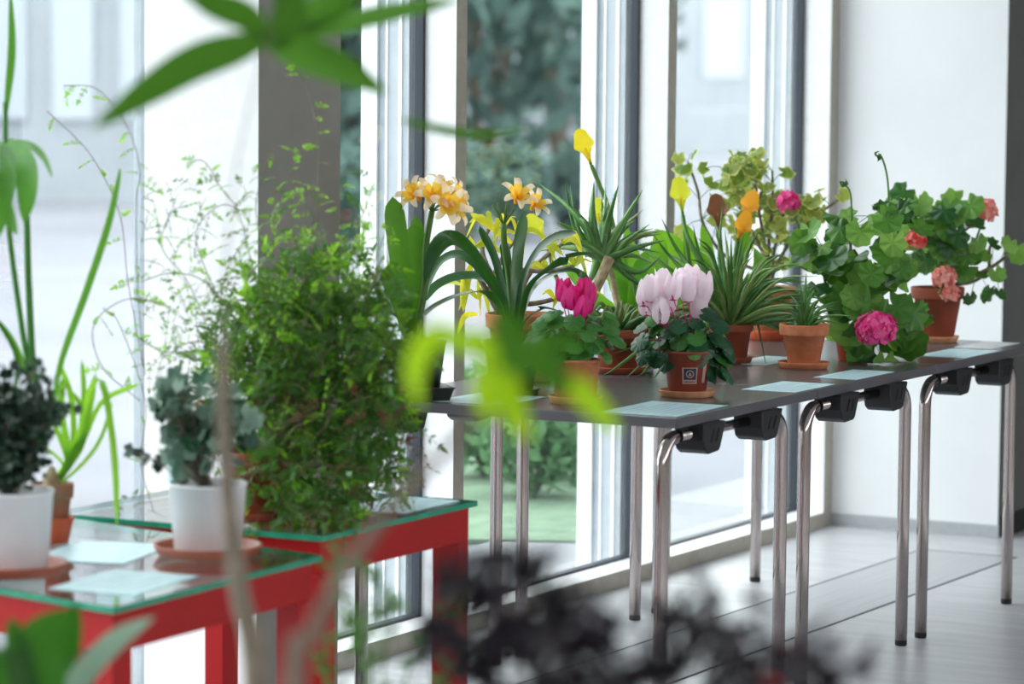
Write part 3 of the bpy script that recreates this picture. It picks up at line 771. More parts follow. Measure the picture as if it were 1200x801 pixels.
# 9 callas
def calla_plant(c, label, flowers, leaves, lm='calla_leaf'):
    D = depth(c); c2 = V(c)
    t = thing('potted_calla', c2, label, 'plant', 'potted callas')
    pot_parts(t, c2, .055, .075, .13, 'plastic_black', rim=False)
    bx, by = scr(c2+V((0, 0, .115))); b = MB()
    for (x, y), (mx, my), s_, d, mt, dd in flowers:
        px_tube(b, [(bx, by), (bx*.4+mx*.6, by*.45+my*.55, dd*.5), (mx, my, dd), (x, y, dd)], [3.2, 2.6], D)
    b.build('flower_stalk', 'stalk_green', t)
    for (x, y), (mx, my), s_, d, mt, dd in flowers:
        dv = RT*d[0]+UP*d[1]-VF*d[2]; calla(t, Q(x, y, D+dd), dv, s_*D/F, mt)
    b = MB()
    for pts, w in leaves: px_leaf(b, [(bx+rr(-3, 3), by, 0)]+[(p[0], p[1], (p[2] if len(p) > 2 else rr(-.05, .05))) for p in pts], w, D, prof='lance', n=14, fold=.3)
    b.build('foliage', lm, t)
c = V((8.42, 4.12, TZ)); D = depth(c)
calla_plant(c, 'calla with one tall yellow trumpet flower on a curved stem', [((693, 194), (715, 250), 36, (-.35, 1, .2), 'calla_yellow', 0), ((641, 284), (655, 330), 32, (-.55, .8, .1), 'calla_green', .05), ((704, 268), (708, 300), 30, (-.15, 1, .1), 'calla_green', .04)],
  [([(722,320),(735,280)],22), ([(750,330),(740,300),(733,262)],22), ([(765,330),(772,290),(768,250+20)],24), ([(735,340),(700,300),(712,262)],18), ([(700,350),(672,320),(655,300)],16), ([(745,340),(752,310),(760,292)],20)])
c = V((8.80, 4.10, TZ)); D = depth(c)
calla_plant(c, 'calla with yellow-green cup flower on the left and orange and maroon flowers', [((800, 252), (808, 310), 36, (-.12, 1, .25), 'calla_green', 0), ((843, 272), (845, 310), 36, (-.1, 1, .2), 'calla_maroon', .02), ((868, 262), (862, 310), 34, (.45, 1, .2), 'calla_orange', .05), ((864, 282), (858, 320), 30, (.3, .9, .5), 'calla_orange', -.03)],
  [([(800,330),(792,290),(768,268)],26), ([(815,320),(808,280),(800,260)],20), ([(770,340),(762,310),(758,290)],24), ([(850,330),(868,300),(876,262)],20), ([(800,340),(780,320),(765,318)],22), ([(880,330),(890,310),(884,290)],18), ([(830,330),(828,290),(822,262)],18), ([(870,340),(895,320),(898,300)],18)])

# 10 geraniums
def geranium(c, label, pmt, rb, rt, h, leaf_ell, keys, stems, r0, mts, n, D, heads, dz=.16, rim=True, extra=None, lob=7, amp=.11, edge=None, rnd=.6):
    t = thing('potted_geranium', c, label, 'plant', 'potted geraniums')
    pot_parts(t, c, rb, rt, h, pmt, rim=rim)
    bx, by = scr(c+V((0, 0, h*.9)))
    b = MB(); nodes = []
    for s_ in stems:
        P = [(bx+rr(-3, 3), by, 0)]+[(p[0], p[1], p[2] if len(p) > 2 else rr(-.06, .06)) for p in s_]
        px_tube(b, P, [2.6, 1.5], D); nodes += smooth([Q(p[0], p[1], D+p[2]) for p in P], 8)[2:]
    lf = MB(); ends = []
    for k in range(n):
        cx, cy, rx, ry = leaf_ell[k % len(leaf_ell)]
        a = rr(0, 6.28); q = sqrt(R()); ends.append((cx+cos(a)*q*rx, cy+sin(a)*q*ry, rr(-dz, dz), r0*rr(.6, 1.2)))
    ends += [(x, y, -dz*rr(.4, .9), r_) for x, y, r_ in keys]
    for x, y, dd, r_ in ends:
        e = Q(x, y, D+dd)
        nd = min(nodes, key=lambda p: (p-e).length+(.03 if p.z > e.z else 0))
        out = (e-nd); out = out.normalized() if out.length > .001 else VU
        nr = (VU*.55-VF*.45+out*.4+rdir()*rnd).normalized()
        lf.disc(e, nr, out-VU*.5, r_*D/F, lobes=lob, amp=amp, cup=rr(-.35, .3), pleat=.09, mi=int(R()*(len(mts) if edge is None else edge)), edge=edge)
        b.tube(smooth([nd, nd.lerp(e, .5)+VU*.01, e], 4), .0011, 4, 1)
    b.build('stem', ['bark', 'stalk_green'], t)
    lf.build('foliage', mts, t)
    for hd in heads:
        (x, y, dd), (sx, sy), rad, nn, m1, m2 = hd
        e = Q(x, y, D+dd)
        b = MB(); px_tube(b, [(sx, sy, dd), ((sx+x)/2+2, (sy+y)/2, dd), (x, y, dd)], 1.3, D); b.build('flower_stalk', 'stalk_green', t)
        umbel(t, e, rad*D/F, nn, m1, mt2=m2, fr=.0125)
    if extra: extra(t, D)
    return t
# variegated
c = V((9.28, 4.09, TZ)); D = depth(c)
saucer(c, .075, .03, 'terracotta_orange', 'orange saucer under the yellow-edged variegated geranium', 'terracotta saucers')
geranium(c+V((0, 0, .007)), 'tall variegated geranium with cream-edged yellow-green leaves and one magenta flower', 'terracotta', .055, .078, .15,
  [(885, 215, 45, 26), (895, 255, 42, 40), (920, 250, 34, 40), (860, 235, 26, 26), (905, 290, 34, 26), (945, 245, 22, 16), (880, 190, 30, 14), (870, 205, 20, 22)],
  [(800, 195, 12), (797, 215, 11), (806, 205, 9), (833, 215, 11), (846, 240, 12), (840, 262, 13), (825, 197, 8), (798, 272, 10), (795, 185, 8), (812, 180, 8), (988, 228, 9), (960, 222, 7)],
  [[(898, 300), (890, 250), (884, 200)], [(905, 305), (915, 260), (925, 235)], [(900, 310), (880, 270), (862, 230), (856, 200)], [(893, 320), (850, 300), (824, 262), (818, 225), (806, 190)], [(908, 315), (935, 270), (960, 250), (985, 232)], [(900, 300), (905, 240), (905, 200)]],
  10, ['varieg_leaf', 'varieg_green', 'varieg_cream'], 150, D, [((924, 236, -.12), (940, 285), 13, 26, 'petal_hotpink', 'petal_magenta')], dz=.16, edge=2, rnd=1.0, lob=5, amp=.16)
# pink one on the middle table
c = V((8.745, 3.60, TZ)); D = depth(c)
def buds(t, D):
    b = MB()
    px_tube(b, [(1045, 300), (1042, 250), (1040, 210), (1034, 186), (1029, 181)], 1.2, D)
    px_tube(b, [(997, 300), (998, 250), (996, 225), (990, 216)], 1.1, D)
    b.build('flower_stalk', 'stalk_green', t)
    for x, y in ((1028, 183), (989, 214), (1027, 242)):
        b = MB()
        for k in range(9): e = Q(x, y, D); b.ribbon([e, e+rdir(-VU*.3)*.011, e+rdir(-VU*.5)*.016], .006, prof='lance', n=4, fold=.3)
        b.build('flower_bud', 'ger_leaf_dark', t)
geranium(c, 'broad green geranium hiding its pot, with a hot pink flower ball at table edge', 'terracotta_orange', .04, .055, .09,
  [(1000, 290, 60, 42), (1035, 290, 52, 50), (985, 330, 40, 40), (1020, 330, 48, 36), (1045, 360, 30, 40), (1000, 385, 26, 36), (1060, 385, 22, 26), (960, 300, 30, 32)],
  [(962, 289, 17), (953, 303, 15), (985, 268, 17), (1008, 272, 17), (1013, 327, 20), (1032, 330, 19), (993, 388, 23), (1008, 424, 22), (1036, 428, 18), (1072, 366, 22), (1066, 402, 22), (988, 360, 20), (1000, 348, 16), (1050, 304, 21), (1046, 284, 18), (1040, 245, 11), (1055, 248, 15), (1062, 240, 14), (1052, 398, 17), (1052, 236, 9)],
  [[(1022, 360), (1032, 310), (1036, 260)], [(1010, 352), (975, 347), (966, 325), (964, 290)], [(1030, 350), (1050, 320), (1052, 260)], [(1015, 350), (1000, 310), (995, 270)], [(1030, 380), (1050, 380), (1062, 390)], [(1015, 380), (1000, 385), (992, 400)]],
  18, ['ger_leaf', 'ger_backlit', 'ger_leaf_dark', 'ger_leaf'], 88, D, [((1027, 385, -.19), (1040, 350), 23, 75, 'petal_hotpink', 'petal_magenta')], dz=.15, extra=buds)
c = V((9.49, 3.64, TZ)); D = depth(c)
saucer(c, .066, .018, 'terracotta_pale', 'tan saucer under the brown pot at the far end of the row', 'terracotta saucers')
geranium(c+V((0, 0, .007)), 'spreading geranium with coral and salmon flowers in brown clay pot at row end', 'terracotta_brown', .05, .078, .155,
  [(1075, 260, 36, 30), (1105, 268, 30, 28), (1120, 290, 30, 30), (1085, 300, 40, 24), (1120, 255, 22, 22), (1060, 245, 20, 18)],
  [(1100, 252, 18), (1122, 275, 18), (1078, 240, 16), (1112, 245, 15), (1135, 300, 16), (1150, 322, 9), (1168, 322, 11), (1160, 345, 12), (1137, 350, 9), (1164, 286, 10), (1185, 285, 12), (1196, 300, 14), (1120, 320, 13), (1172, 344, 9), (1145, 285, 13), (1155, 300, 8)],
  [[(1095, 310), (1085, 270), (1078, 245)], [(1105, 320), (1115, 280), (1125, 250)], [(1110, 335), (1140, 330), (1158, 315), (1160, 290), (1168, 285)], [(1158, 315), (1180, 300), (1195, 296)], [(1100, 320), (1110, 290), (1140, 262)]],
  16, ['ger_leaf', 'ger_leaf_dark', 'ger_backlit'], 66, D, [((1073, 279, -.2), (1085, 310), 13, 24, 'petal_coral', 'red_flower'), ((1152, 246, .02), (1140, 290), 17, 34, 'petal_coral', 'petal_salmon'), ((1106, 324, -.19), (1100, 345), 14, 26, 'petal_salmon', 'petal_coral'), ((1112, 342, -.18), (1105, 350), 11, 20, 'petal_salmon', 'petal_coral')], dz=.15)

ZF = None
# ------------------------------------------------------------------ red tables with glass tops
RZ = .6
def red_table(q, label, legs):
    # q: four corners (x,y), first the near-left, counter-clockwise seen from above
    t = thing('glass_top_table', (q[0][0], q[0][1], 0), label, 'table', 'red steel tables with glass tops')
    b = MB(); b.prism([V((x, y, RZ-.013)) for x, y in q], (0, 0, .012))
    g = b.build('glass_top', ['table_glass', 'glass_edge'], t, False)
    for p in g.data.polygons:
        if abs(p.normal.z) < .5: p.material_index = 1
    cx = sum(p[0] for p in q)/4; cy = sum(p[1] for p in q)/4
    def ins(p, d):
        v = V((cx-p[0], cy-p[1], 0)).normalized(); return V((p[0], p[1], 0))+v*d
    c = [ins(p, .02) for p in q]; z1 = RZ-.0135; z0 = z1-.075
    for i in range(4):
        a = c[i]; e = c[(i+1) % 4]; d = (e-a).normalized(); n = V((-d.y, d.x, 0))*.05
        b = MB(); b.prism([V((a.x, a.y, z0)), V((e.x, e.y, z0)), V((e.x, e.y, z0))+n-d*.05, V((a.x, a.y, z0))+n+d*.05], (0, 0, z1-z0)); bevel(b.build('frame_beam', 'red_paint', t, False), .002)
    for i in range(4):
        a = c[i]; d1 = (c[(i+1) % 4]-a).normalized()*.065; d2 = (c[(i-1) % 4]-a).normalized()*.05
        b = MB(); b.prism([V((a.x, a.y, 0)), V((a.x, a.y, 0))+d1, V((a.x, a.y, 0))+d1+d2, V((a.x, a.y, 0))+d2], (0, 0, z0)); bevel(b.build('leg', 'red_paint', t, False), .002)
    return t
T1 = [(4.976, 3.456), (5.72, 3.475), (5.91, 4.24), (5.166, 4.22)]
T2 = [(5.95, 3.615), (6.615, 3.615), (6.615, 4.30), (5.95, 4.30)]
red_table(T1, 'red steel table with green-edged glass top under the two white pots', 0)
red_table(T2, 'red steel table with glass top carrying the climbing vine, beside the grey tables', 0)
card([(5.40, 3.90), (5.40, 3.72), (5.62, 3.79), (5.66, 3.985)][::-1] if False else rect(5.41, 3.735, .27, .20, .22), 'card_blue', 'pale blue sheet on the red table between the two white pots', RZ)
card(rect(5.10, 3.50, .26, .18, .1), 'card_blue', 'pale blue sheet near the front corner of the red glass table', RZ)
card(rect(6.33, 3.64, .25, .16, 0), 'card_blue', 'pale blue sheet on the right end of the red glass table', RZ)

c = V((5.205, 3.85, RZ)); D = depth(c)
saucer(c, .108, .022, 'saucer_brown', 'wide brown saucer under the white pot at the left frame edge', 'brown saucers on the red table')
c2 = c+V((0, 0, .007)); t = thing('potted_shrub', c2, 'bushy dark green small-leaved shrub in a white pot at the left edge', 'plant', 'white potted plants')
pot_parts(t, c2, .070, .080, .152, 'pot_white', rim=False)
b = MB(); bs = MB(); bx, by = scr(c2+V((0, 0, .14)))
nodes = []
for k in range(26):
    a = rr(-1, 1); P = [(bx+rr(-8, 8), by, 0), (bx+a*30, by-rr(40, 70), rr(-.05, .05)), (bx+a*rr(45, 70), by-rr(80, 155), rr(-.1, .1))]
    px_tube(bs, P, [1.8, .8], D); nodes += smooth([Q(p[0], p[1], D+p[2]) for p in P], 12)[3:]
for k in range(2200):
    p = random.choice(nodes)+rdir()*rr(0, .035)
    b.disc(p, rdir(VU*.5-VF*.4), rdir(), rr(.006, .0105), lobes=3, amp=.05, cup=.2, pleat=0, seg=6, notch=False)
bs.build('stem', 'bark', t); b.build('foliage', 'shrub_dark', t)
# ivy-like plant in the second white pot
c = V((5.60, 3.665, RZ)); D = depth(c)
saucer(c, .108, .022, 'saucer_brown', 'wide brown saucer under the white pot in the middle of the red table', 'brown saucers on the red table')
c2 = c+V((0, 0, .007)); t = thing('potted_ivy', c2, 'grey-green broad-leaved plant in a white pot with a clear plastic tag', 'plant', 'white potted plants')
pot_parts(t, c2, .066, .076, .137, 'pot_white', rim=False)
b = MB(); bs = MB(); bx, by = scr(c2+V((0, 0, .12)))
for k in range(170):
    cx, cy, rx, ry = [(235, 475, 48, 38), (225, 520, 34, 36), (265, 505, 34, 40), (205, 465, 22, 26)][k % 4]
    a = rr(0, 6.28); q = sqrt(R()); x = cx+cos(a)*q*rx; y = cy+sin(a)*q*ry; dd = rr(-.09, .09); e = Q(x, y, D+dd)
    b.disc(e, rdir(VU*.6-VF*.6), rdir(-VU), rr(7, 15)*D/F, lobes=5, amp=.16, cup=.1, pleat=.04, mi=0 if R() < .6 else 1)
    if k % 2: bs.tube(smooth([Q(bx+rr(-10, 10), by, D), Q((bx+x)/2, (by+y)/2, D+dd*.4), e], 5), .001, 4)
for x, y in ((162, 532), (172, 540), (182, 546), (190, 538), (152, 528)):
    b.disc(Q(x, y, D+.02), rdir(VU*.4-VF), VR, 9*D/F, lobes=5, amp=.15, mi=2)
bs.tube(smooth([Q(215, 570, D), Q(195, 548, D), Q(155, 528, D+.02)], 6), .0015, 5)
bs.build('stem', 'bark', t); b.build('foliage', ['ivy_greygreen', 'cyclamen_leaf', 'shrub_dark'], t)
b = MB(); a_ = Q(192, 500, D-.06); z_ = Q(197, 566, D-.06)
b.prism([z_, z_+VR*.022, z_+VR*.022+VU*.11, z_+VU*.11], VF*.002); b.build('plant_tag', 'clear_plastic', t, False)
# amaryllis
c = V((5.585, 4.03, RZ)); D = depth(c)
b = MB(); b.lathe([(0, 0), (.034, 0), (.045, .05), (.047, .052), (.044, .052), (.034, .006), (0, .006)], c, 32)
tag(b.build('cachepot', 'terracotta_orange', org=c), 'small bright orange plastic cachepot holding the weathered clay pot', 'pot')
c2 = c+V((0, 0, .0075)); t = thing('potted_amaryllis', c2, 'amaryllis with long bright green strap leaves in a small weathered clay pot', 'plant')
pot_parts(t, c2, .030, .044, .112, 'terracotta_old', rimh=.03)
b = MB(); bx, by = scr(c2+V((0, 0, .1)))
for pts, w in [([(86,537),(97,485),(86,459)],10), ([(92,530),(105,480),(112,436)],9), ([(100,540),(120,510),(132,470)],7), ([(88,520),(108,450,-.05),(122,455,-.1),(134,537,-.12),(137,618,-.12)],10), ([(95,520),(120,470,.05),(165,449,.1)],8), ([(78,540),(62,490),(56,450)],8), ([(80,540),(72,480,-.04),(74,440,-.05)],10), ([(84,530),(84,470,.06),(70,425,.08)],9), ([(90,530),(98,470,.03),(96,420,.04)],8), ([(75,545),(50,520,-.05),(40,500,-.06)],7)]:
    px_leaf(b, [(bx+rr(-4, 4), by, 0)]+pts, w*.8, D, n=16, facing=-VF+rdir()*.5)
b.build('leaves', 'amaryllis', t)
b = MB(); b.lathe([(0, 0), (.016, .004), (.02, .02), (.012, .04), (.006, .055), (0, .056)], c2+V((0, 0, .09)), 14); b.build('bulb', 'bark_pale', t)
# tall plant far left
c = V((5.50, 4.14, RZ)); D = depth(c)
t = thing('tall_potted_plant', c, 'tall plant at the left edge with long bare stems and hanging broad leaves', 'plant')
pot_parts(t, c, .03, .035, .1, 'plastic_black', rim=False)
bx, by = scr(c+V((0, 0, .09))); b = MB()
px_tube(b, [(bx, by), (40, 500), (37, 410), (33, 320), (30, 240), (18, 200), (4, 175)], [5, 3.4], D)
px_tube(b, [(bx-3, by), (38, 480), (28, 400), (14, 300), (8, 230), (6, 120)], [4, 3], D)
px_tube(b, [(bx-6, by), (20, 440), (-5, 370)], [3.5, 2], D); b.build('stem', 'tall_leaf', t)
b = MB()
for pts, w in [([(6,140),(14,60,.05),(12,-15,.1)],10), ([(10,165,-.1),(30,190,-.15),(32,230,-.2),(28,262,-.22)],26), ([(4,170,-.1),(10,200,-.15),(4,240,-.2),(-2,280,-.2)],22), ([(10,165),(35,170,-.1),(52,185,-.15),(62,210,-.2)],9), ([(2,165),(-12,190,-.1),(-16,230,-.15)],20), ([(4,220,-.1),(12,255,-.12),(20,275,-.14)],14)]:
    px_leaf(b, pts, w, D, n=14, prof='lance')
px_leaf(b, [(62, 500), (70, 430), (100, 345), (125, 270), (138, 215), (141, 195)], 9, D, n=18, prof='lance')
px_leaf(b, [(50, 480), (20, 410), (0, 375)], 8, D, n=12, prof='lance')
b.build('leaves', 'tall_leaf', t)

# ------------------------------------------------------------------ climbing vine
c = V((6.10, 3.86, RZ)); D = depth(c)
saucer(c, .085, .02, 'terracotta_brown', 'brown saucer under the climbing vine on the red table')
c2 = c+V((0, 0, .007)); t = thing('climbing_vine', c2, 'large bushy climbing vine of tiny feathery leaves with long loose tendrils', 'plant')
pot_parts(t, c2, .06, .08, .14, 'terracotta_brown')
bx, by = scr(c2+V((0, 0, .12)))
bs = MB(); b = MB()
def spray(p, d, L, nl, mi, ls=.013):
    if p.z < RZ+.02 and p.y > 3.58: return
    d = V(d).normalized(); sag = V((0, 0, -1)); P = []
    for k in range(nl+1):
        q = k/nl; P.append(p+d*L*q+sag*L*.35*q*q)
    bs.tube(P, .0006, 3, 0, cap=False)
    nrm = rdir(VU*.8-VF*.5)
    for k in range(1, nl+1):
        tdir = (P[k]-P[k-1]).normalized(); sd = tdir.cross(nrm).normalized(); l_ = ls*rr(.8, 1.2)*(1-.3*k/nl)
        for sg in (-1, 1): b.leaflet(P[k], sd*sg*.8+tdir*.6, nrm, l_, l_*.42, mi)
    b.leaflet(P[-1], (P[-1]-P[-2]), nrm, ls*1.4, ls*.5, mi)
ell = [(345, 395, 75, 75, 5), (320, 470, 90, 80, 6), (395, 440, 62, 110, 7), (370, 560, 85, 65, 7), (430, 400, 35, 70, 3), (300, 410, 55, 70, 3), (440, 500, 35, 70, 3), (330, 340, 40, 45, 3), (390, 330, 45, 45, 3), (310, 580, 40, 45, 2), (375, 612, 75, 28, 5), (450, 380, 25, 50, 1), (448, 460, 28, 80, 3)]
bag = [e for e in ell for _ in range(e[4])]
for k in range(2300):
    cx, cy, rx, ry, _ = random.choice(bag)
    a = rr(0, 6.28); q = sqrt(R())*rr(.85, 1.18); x = cx+cos(a)*q*rx; y = cy+sin(a)*q*ry; dd = rr(-.24, .24)*sqrt(max(.1, 1-q*q*.7))
    br_ = R() < (.10+.35*max(0, (430-y)/200))
    mi = 1 if br_ else (2 if (R() < .08 and y > 420) else 0)
    if y < 650: spray(Q(x, y, D+dd), rdir(VU*.3), rr(.03, .075), random.randint(3, 5), mi, rr(.015, .024))
for k in range(330):   # loose left part
    x = rr(165, 300); y = rr(205, 430); 
    if y < 420-(x-150)*.9 and R() < .6: continue
    spray(Q(x, y, D+rr(-.15, .15)), rdir(VU*.1), rr(.03, .06), 3, 1 if R() < .3 else 0, rr(.008, .013))
for k in range(46):
    x = rr(440, 490); y = rr(510, 590); spray(Q(x, y, D+rr(-.1, .1)), rdir(), .04, 3, 2, .010)
for k in range(30):
    x = rr(110, 190); y = rr(585, 620); spray(Q(x, y, D+rr(-.1, .1)), rdir(), .03, 3, 0, .010)
tend = [[(362,300),(371,230),(373,175),(366,125),(356,95),(346,82)], [(345,300),(342,240),(345,195),(355,178)], [(320,300),(322,240),(328,205)], [(300,330),(280,250),(262,225),(240,190),(222,190)], [(170,440),(163,360),(160,290),(160,230),(164,200),(150,150),(115,105),(75,100)], [(168,430),(150,330),(140,250),(105,180),(55,130)],
        [(400,300),(395,250),(400,215)], [(250,400),(220,330),(190,290),(200,250),(220,240)], [(165,470),(120,430),(110,380),(150,350),(200,360)], [(180,600),(165,540),(170,470),(140,380),(120,360)], [(430,330),(445,290),(455,260)], [(415,300),(420,265),(430,240),(435,225)], [(480,430),(476,500),(455,560)], [(310,300),(300,240),(316,180),(330,170)], [(270,380),(235,300),(232,265),(260,240),(290,250)], [(250,420),(262,330),(280,290)], [(190,420),(230,400),(290,420)], [(165,330),(200,320),(240,330),(280,380)]]
for T in tend:
    dd = rr(-.1, .1); P = [Q(x, y, D+dd) for x, y in T]; c_ = smooth(P, len(T)*5); bs.tube(c_, .0011, 4)
    for k in range(2, len(c_), 2):
        if R() < .75: spray(c_[k], rdir((c_[k]-c_[k-1]).normalized()*.7), rr(.015, .035), 3, 1, rr(.009, .015))
for k in range(55):
    x = rr(305, 440); y = 300-abs(rr(-1, 1)*rr(0, 1))*120; spray(Q(x, y, D+rr(-.15, .15)), rdir(VU*.6), rr(.03, .06), 3, 1 if R() < .7 else 0, rr(.012, .02))
for k in range(60):
    x = rr(250, 450); y = rr(300, 560); dd = rr(-.15, .15)
    bs.tube(smooth([Q(bx+rr(-20, 20), by, D), Q((bx+x)/2+rr(-30, 30), (by+y)/2, D+dd), Q(x, y, D+dd)], 10), .0018, 4)
bs.build('stem', 'bark', t); b.build('foliage', ['jas_leaf', 'jas_bright', 'jas_dry'], t)

# ------------------------------------------------------------------ near, out-of-focus plants
# tree with hand-shaped leaves
D = 4.3
g0 = Q(300, 801, D); base = V((g0.x, g0.y, 0))
t = thing('indoor_tree', base, 'out-of-focus tree in front with thin grey trunk and hand-shaped hanging leaves at the top', 'plant')
b = MB(); b.lathe([(0, 0), (.13, 0), (.17, .26), (.175, .27), (.16, .27), (.155, .24), (0, .24)], base, 40); b.build('pot', 'pot_white', t)
b = MB(); px_pts = [base+V((0, 0, .23)), Q(310, 1200, D), Q(300, 801, D), Q(282, 700, D), Q(270, 610, D), Q(262, 500, D), Q(262, 400, D+.02)]
cc = smooth(px_pts, 40); b.tube(cc, [.019-.012*i/40 for i in range(41)], 10)
b.tube(smooth([Q(262, 402, D+.02), Q(264, 330, D+.03), Q(276, 200, D+.03), Q(312, 45, D)], 16), .0013, 6)
b.tube(smooth([Q(312, 45, D), Q(330, -20, D), Q(340, -80, D)], 6), .002, 8)
b.build('trunk', 'bark_grey', t)
b = MB()
for pts, w in [([(312,45),(275,57),(225,75),(165,112),(108,152)],44), ([(312,45),(290,20),(250,5),(215,-8)],36), ([(312,45),(345,58,.05),(400,80,.1),(455,110,.12)],44), ([(320,30,.1),(350,25,.15),(400,0,.2),(430,-30,.2)],40), ([(312,45,.1),(390,30,.2),(470,12,.3),(540,0,.35)],26), ([(318,-40),(340,0),(330,40),(320,60)],40), ([(470,140,.5),(520,152,.5),(570,158,.5),(625,150,.5)],13)]:
    px_leaf(b, pts, w, D, n=16, prof='lance')
b.build('leaves', 'fore_leaf', t)
# yellow-green sapling
D = 3.3; g0 = Q(330, 801, D); base = V((g0.x+.05, g0.y, 0))
t = thing('sapling', base, 'out-of-focus sapling in front with a slanting stem and bright yellow-green leaves', 'plant')
b = MB(); b.lathe([(0, 0), (.1, 0), (.13, .2), (.135, .21), (.12, .21), (.115, .18), (0, .18)], base, 40); b.build('pot', 'plastic_black', t)
b = MB(); cc = smooth([base+V((0, 0, .17)), Q(330, 1300, D), Q(345, 801, D), Q(365, 745, D), Q(410, 660, D), Q(470, 580, D), Q(530, 520, D), Q(575, 460, D), Q(585, 420, D)], 40); b.tube(cc, [.013-.011*i/40 for i in range(41)], 10)
b.build('stem', 'bark_grey', t)
b = MB()
for pts, w, mi in [([(560,415),(520,392),(495,405),(484,440),(492,482)],34,0), ([(585,425),(570,450),(572,500)],34,0), ([(590,430),(600,470),(622,520)],40,0), ([(585,430),(600,400),(590,375),(575,365)],40,1), ([(590,430),(625,420),(650,440),(668,462)],40,1), ([(640,450),(675,455),(705,485),(725,510)],30,0), ([(585,430),(560,400),(548,385)],30,0), ([(585,430),(640,400),(690,400)],26,1)]:
    px_leaf(b, pts, w, D+rr(-.05, .05), n=12, prof='lance', mi=mi, facing=-VF+rdir()*.5)
b.build('leaves', ['fore_yellow', 'fore_leaf'], t)
# rubber plant bottom left
D = 4.6; g0 = Q(60, 801, D); base = V((g0.x, g0.y, 0))
t = thing('rubber_plant', base, 'out-of-focus plant at the bottom left corner with broad glossy dark green leaves', 'plant')
b = MB(); b.lathe([(0, 0), (.1, 0), (.14, .22), (.145, .23), (.13, .23), (.125, .2), (0, .2)], base, 40); b.build('pot', 'terracotta', t)
b = MB(); b.tube(smooth([base+V((0, 0, .19)), Q(62, 1000, D), Q(60, 850, D)], 10), .008, 8); b.build('stem', 'bark', t)
b = MB()
for pts, w, mi in [([(60,850),(50,800),(45,750),(85,712)],60,0), ([(60,850),(30,800),(20,750),(12,722)],34,0), ([(60,850),(20,820),(5,780),(-15,760)],50,0), ([(60,860),(90,800,.05),(135,750,.08),(182,722,.1)],30,1), ([(60,850),(70,780,.1),(80,740,.12),(90,705,.14)],40,0)]:
    px_leaf(b, pts, w, D, n=12, prof='lance', mi=mi)
b.build('leaves', ['rubber_leaf', 'pale_underside'], t)
# dark purple foliage
D = 3.3; g0 = Q(720, 801, D); base = V((g0.x, g0.y, 0))
t = thing('dark_leaved_bush', base, 'out-of-focus bush with small dark purple leaves along the bottom edge', 'plant')
b = MB(); b.lathe([(0, 0), (.14, 0), (.18, .25), (.185, .26), (.17, .26), (.165, .23), (0, .23)], base, 40); b.build('pot', 'plastic_black', t)
b = MB(); bs = MB(); stems_ = [[(700,1000),(640,800),(560,700),(530,690)], [(710,1000),(690,800),(640,700),(590,650)], [(720,1000),(740,850),(760,770),(830,690)], [(730,1000),(800,850),(860,790),(950,760)], [(715,1000),(700,850),(700,760),(700,720)], [(720,1000),(820,880),(900,800),(985,795)], [(700,1000),(600,830),(560,780),(500,730)], [(710,1000),(650,850),(620,760),(610,720)], [(725,1000),(770,830),(800,760),(850,740)]]
nodes = []
for s_ in stems_:
    dd = rr(-.1, .1); P = [base+V((0, 0, .22))]+[Q(x, y, D+dd) for x, y in s_]; cc = smooth(P, 24); bs.tube(cc, .0022, 5); nodes += [p for p in cc[6:]]
vis = [p for p in nodes if scr(p)[1] < 900]
for k in range(560):
    p = random.choice(vis)+rdir()*rr(0, .045); b.ribbon([p, p+rdir()*.016, p+rdir()*.03], rr(.012, .019), facing=rdir(), prof='oval', n=5, mi=0)
for x, y in ((930, 757), (905, 797), (925, 765), (900, 790), (755, 690)):
    pass
b.build('leaves', ['fore_dark'], t); bs.build('stem', 'fore_dark', t)
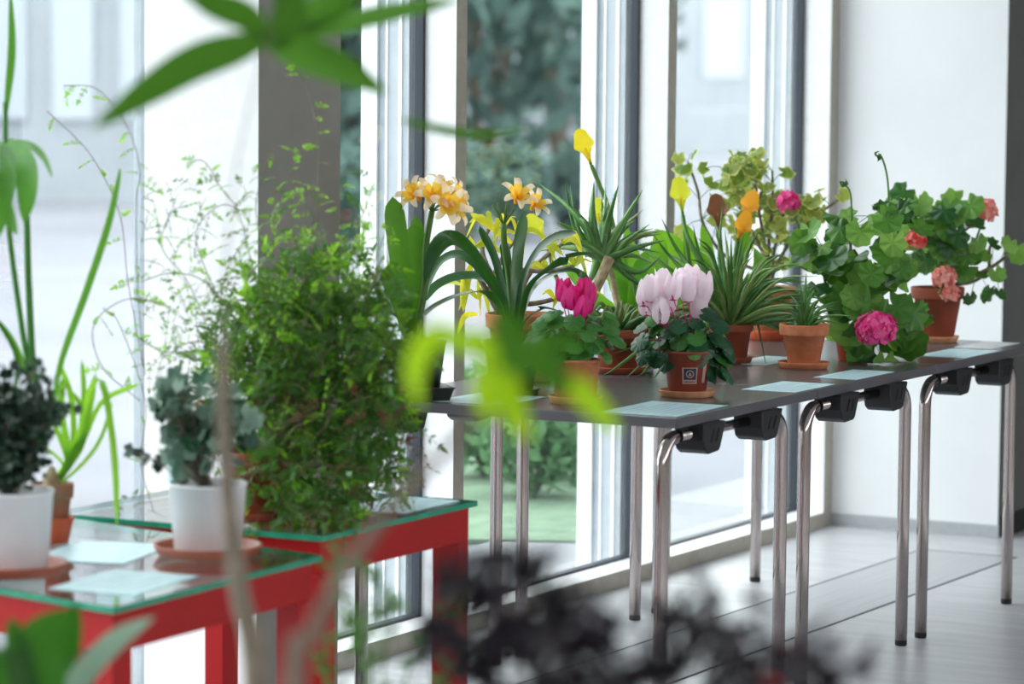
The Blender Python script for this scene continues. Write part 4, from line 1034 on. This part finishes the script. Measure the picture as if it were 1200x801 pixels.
for x, y in ((930, 757), (906, 797)):
    b = MB()
    for k in range(14): e = Q(x, y, D)+rdir()*.006; b.disc(e, rdir(-VF), VU, .006, lobes=3, amp=.1, seg=6, notch=False)
    b.tube([Q(x, y, D), Q(x-25, y+40, D)], .001, 4); b.build('flower', 'red_flower', t)
# ferny green plant
D = 4.9; g0 = Q(455, 801, D); base = V((g0.x, g0.y, 0))
t = thing('feathery_plant', base, 'out-of-focus thin green feathery plant in front of the red table leg', 'plant')
b = MB(); b.lathe([(0, 0), (.08, 0), (.1, .16), (.105, .17), (.09, .17), (.085, .14), (0, .14)], base, 32); b.build('pot', 'terracotta', t)
b = MB(); bs = MB()
for T in [[(455,1000),(430,800),(400,690),(395,640)], [(460,1000),(450,800),(450,700),(420,660)], [(460,1000),(470,820),(500,740),(540,700)], [(455,1000),(440,820),(430,740),(470,700)], [(455,1000),(400,830),(380,760),(430,720)], [(460,1000),(480,850),(520,790),(560,760)]]:
    dd = rr(-.08, .08); P = [base+V((0, 0, .13))]+[Q(x, y, D+dd) for x, y in T]; cc = smooth(P, 26); bs.tube(cc, .0014, 4)
    for p in cc[10:]:
        for k in range(4): b.leaflet(p, rdir(), rdir(), rr(.02, .035), .008)
b.build('leaves', 'fore_fern', t); bs.build('stem', 'fore_fern', t)

# ------------------------------------------------------------------ light: bright overcast sky
w = bpy.data.worlds.new('world'); SC.world = w; w.use_nodes = True; N = w.node_tree.nodes; L = w.node_tree.links
bg = N['Background']; tc = N.new('ShaderNodeTexCoord'); sp = N.new('ShaderNodeSeparateXYZ'); L.new(tc.outputs['Generated'], sp.inputs[0])
cr = N.new('ShaderNodeValToRGB'); L.new(sp.outputs['Z'], cr.inputs[0])
cr.color_ramp.elements[0].position = 0; cr.color_ramp.elements[0].color = (.60, .61, .62, 1)
cr.color_ramp.elements[1].position = .6; cr.color_ramp.elements[1].color = (1, .99, .975, 1)
L.new(cr.outputs[0], bg.inputs[0]); bg.inputs[1].default_value = 3.0
try: SC.cycles.use_denoising = True; SC.cycles.max_bounces = 8; SC.cycles.transparent_max_bounces = 16; SC.cycles.sample_clamp_indirect = 6
except Exception: pass
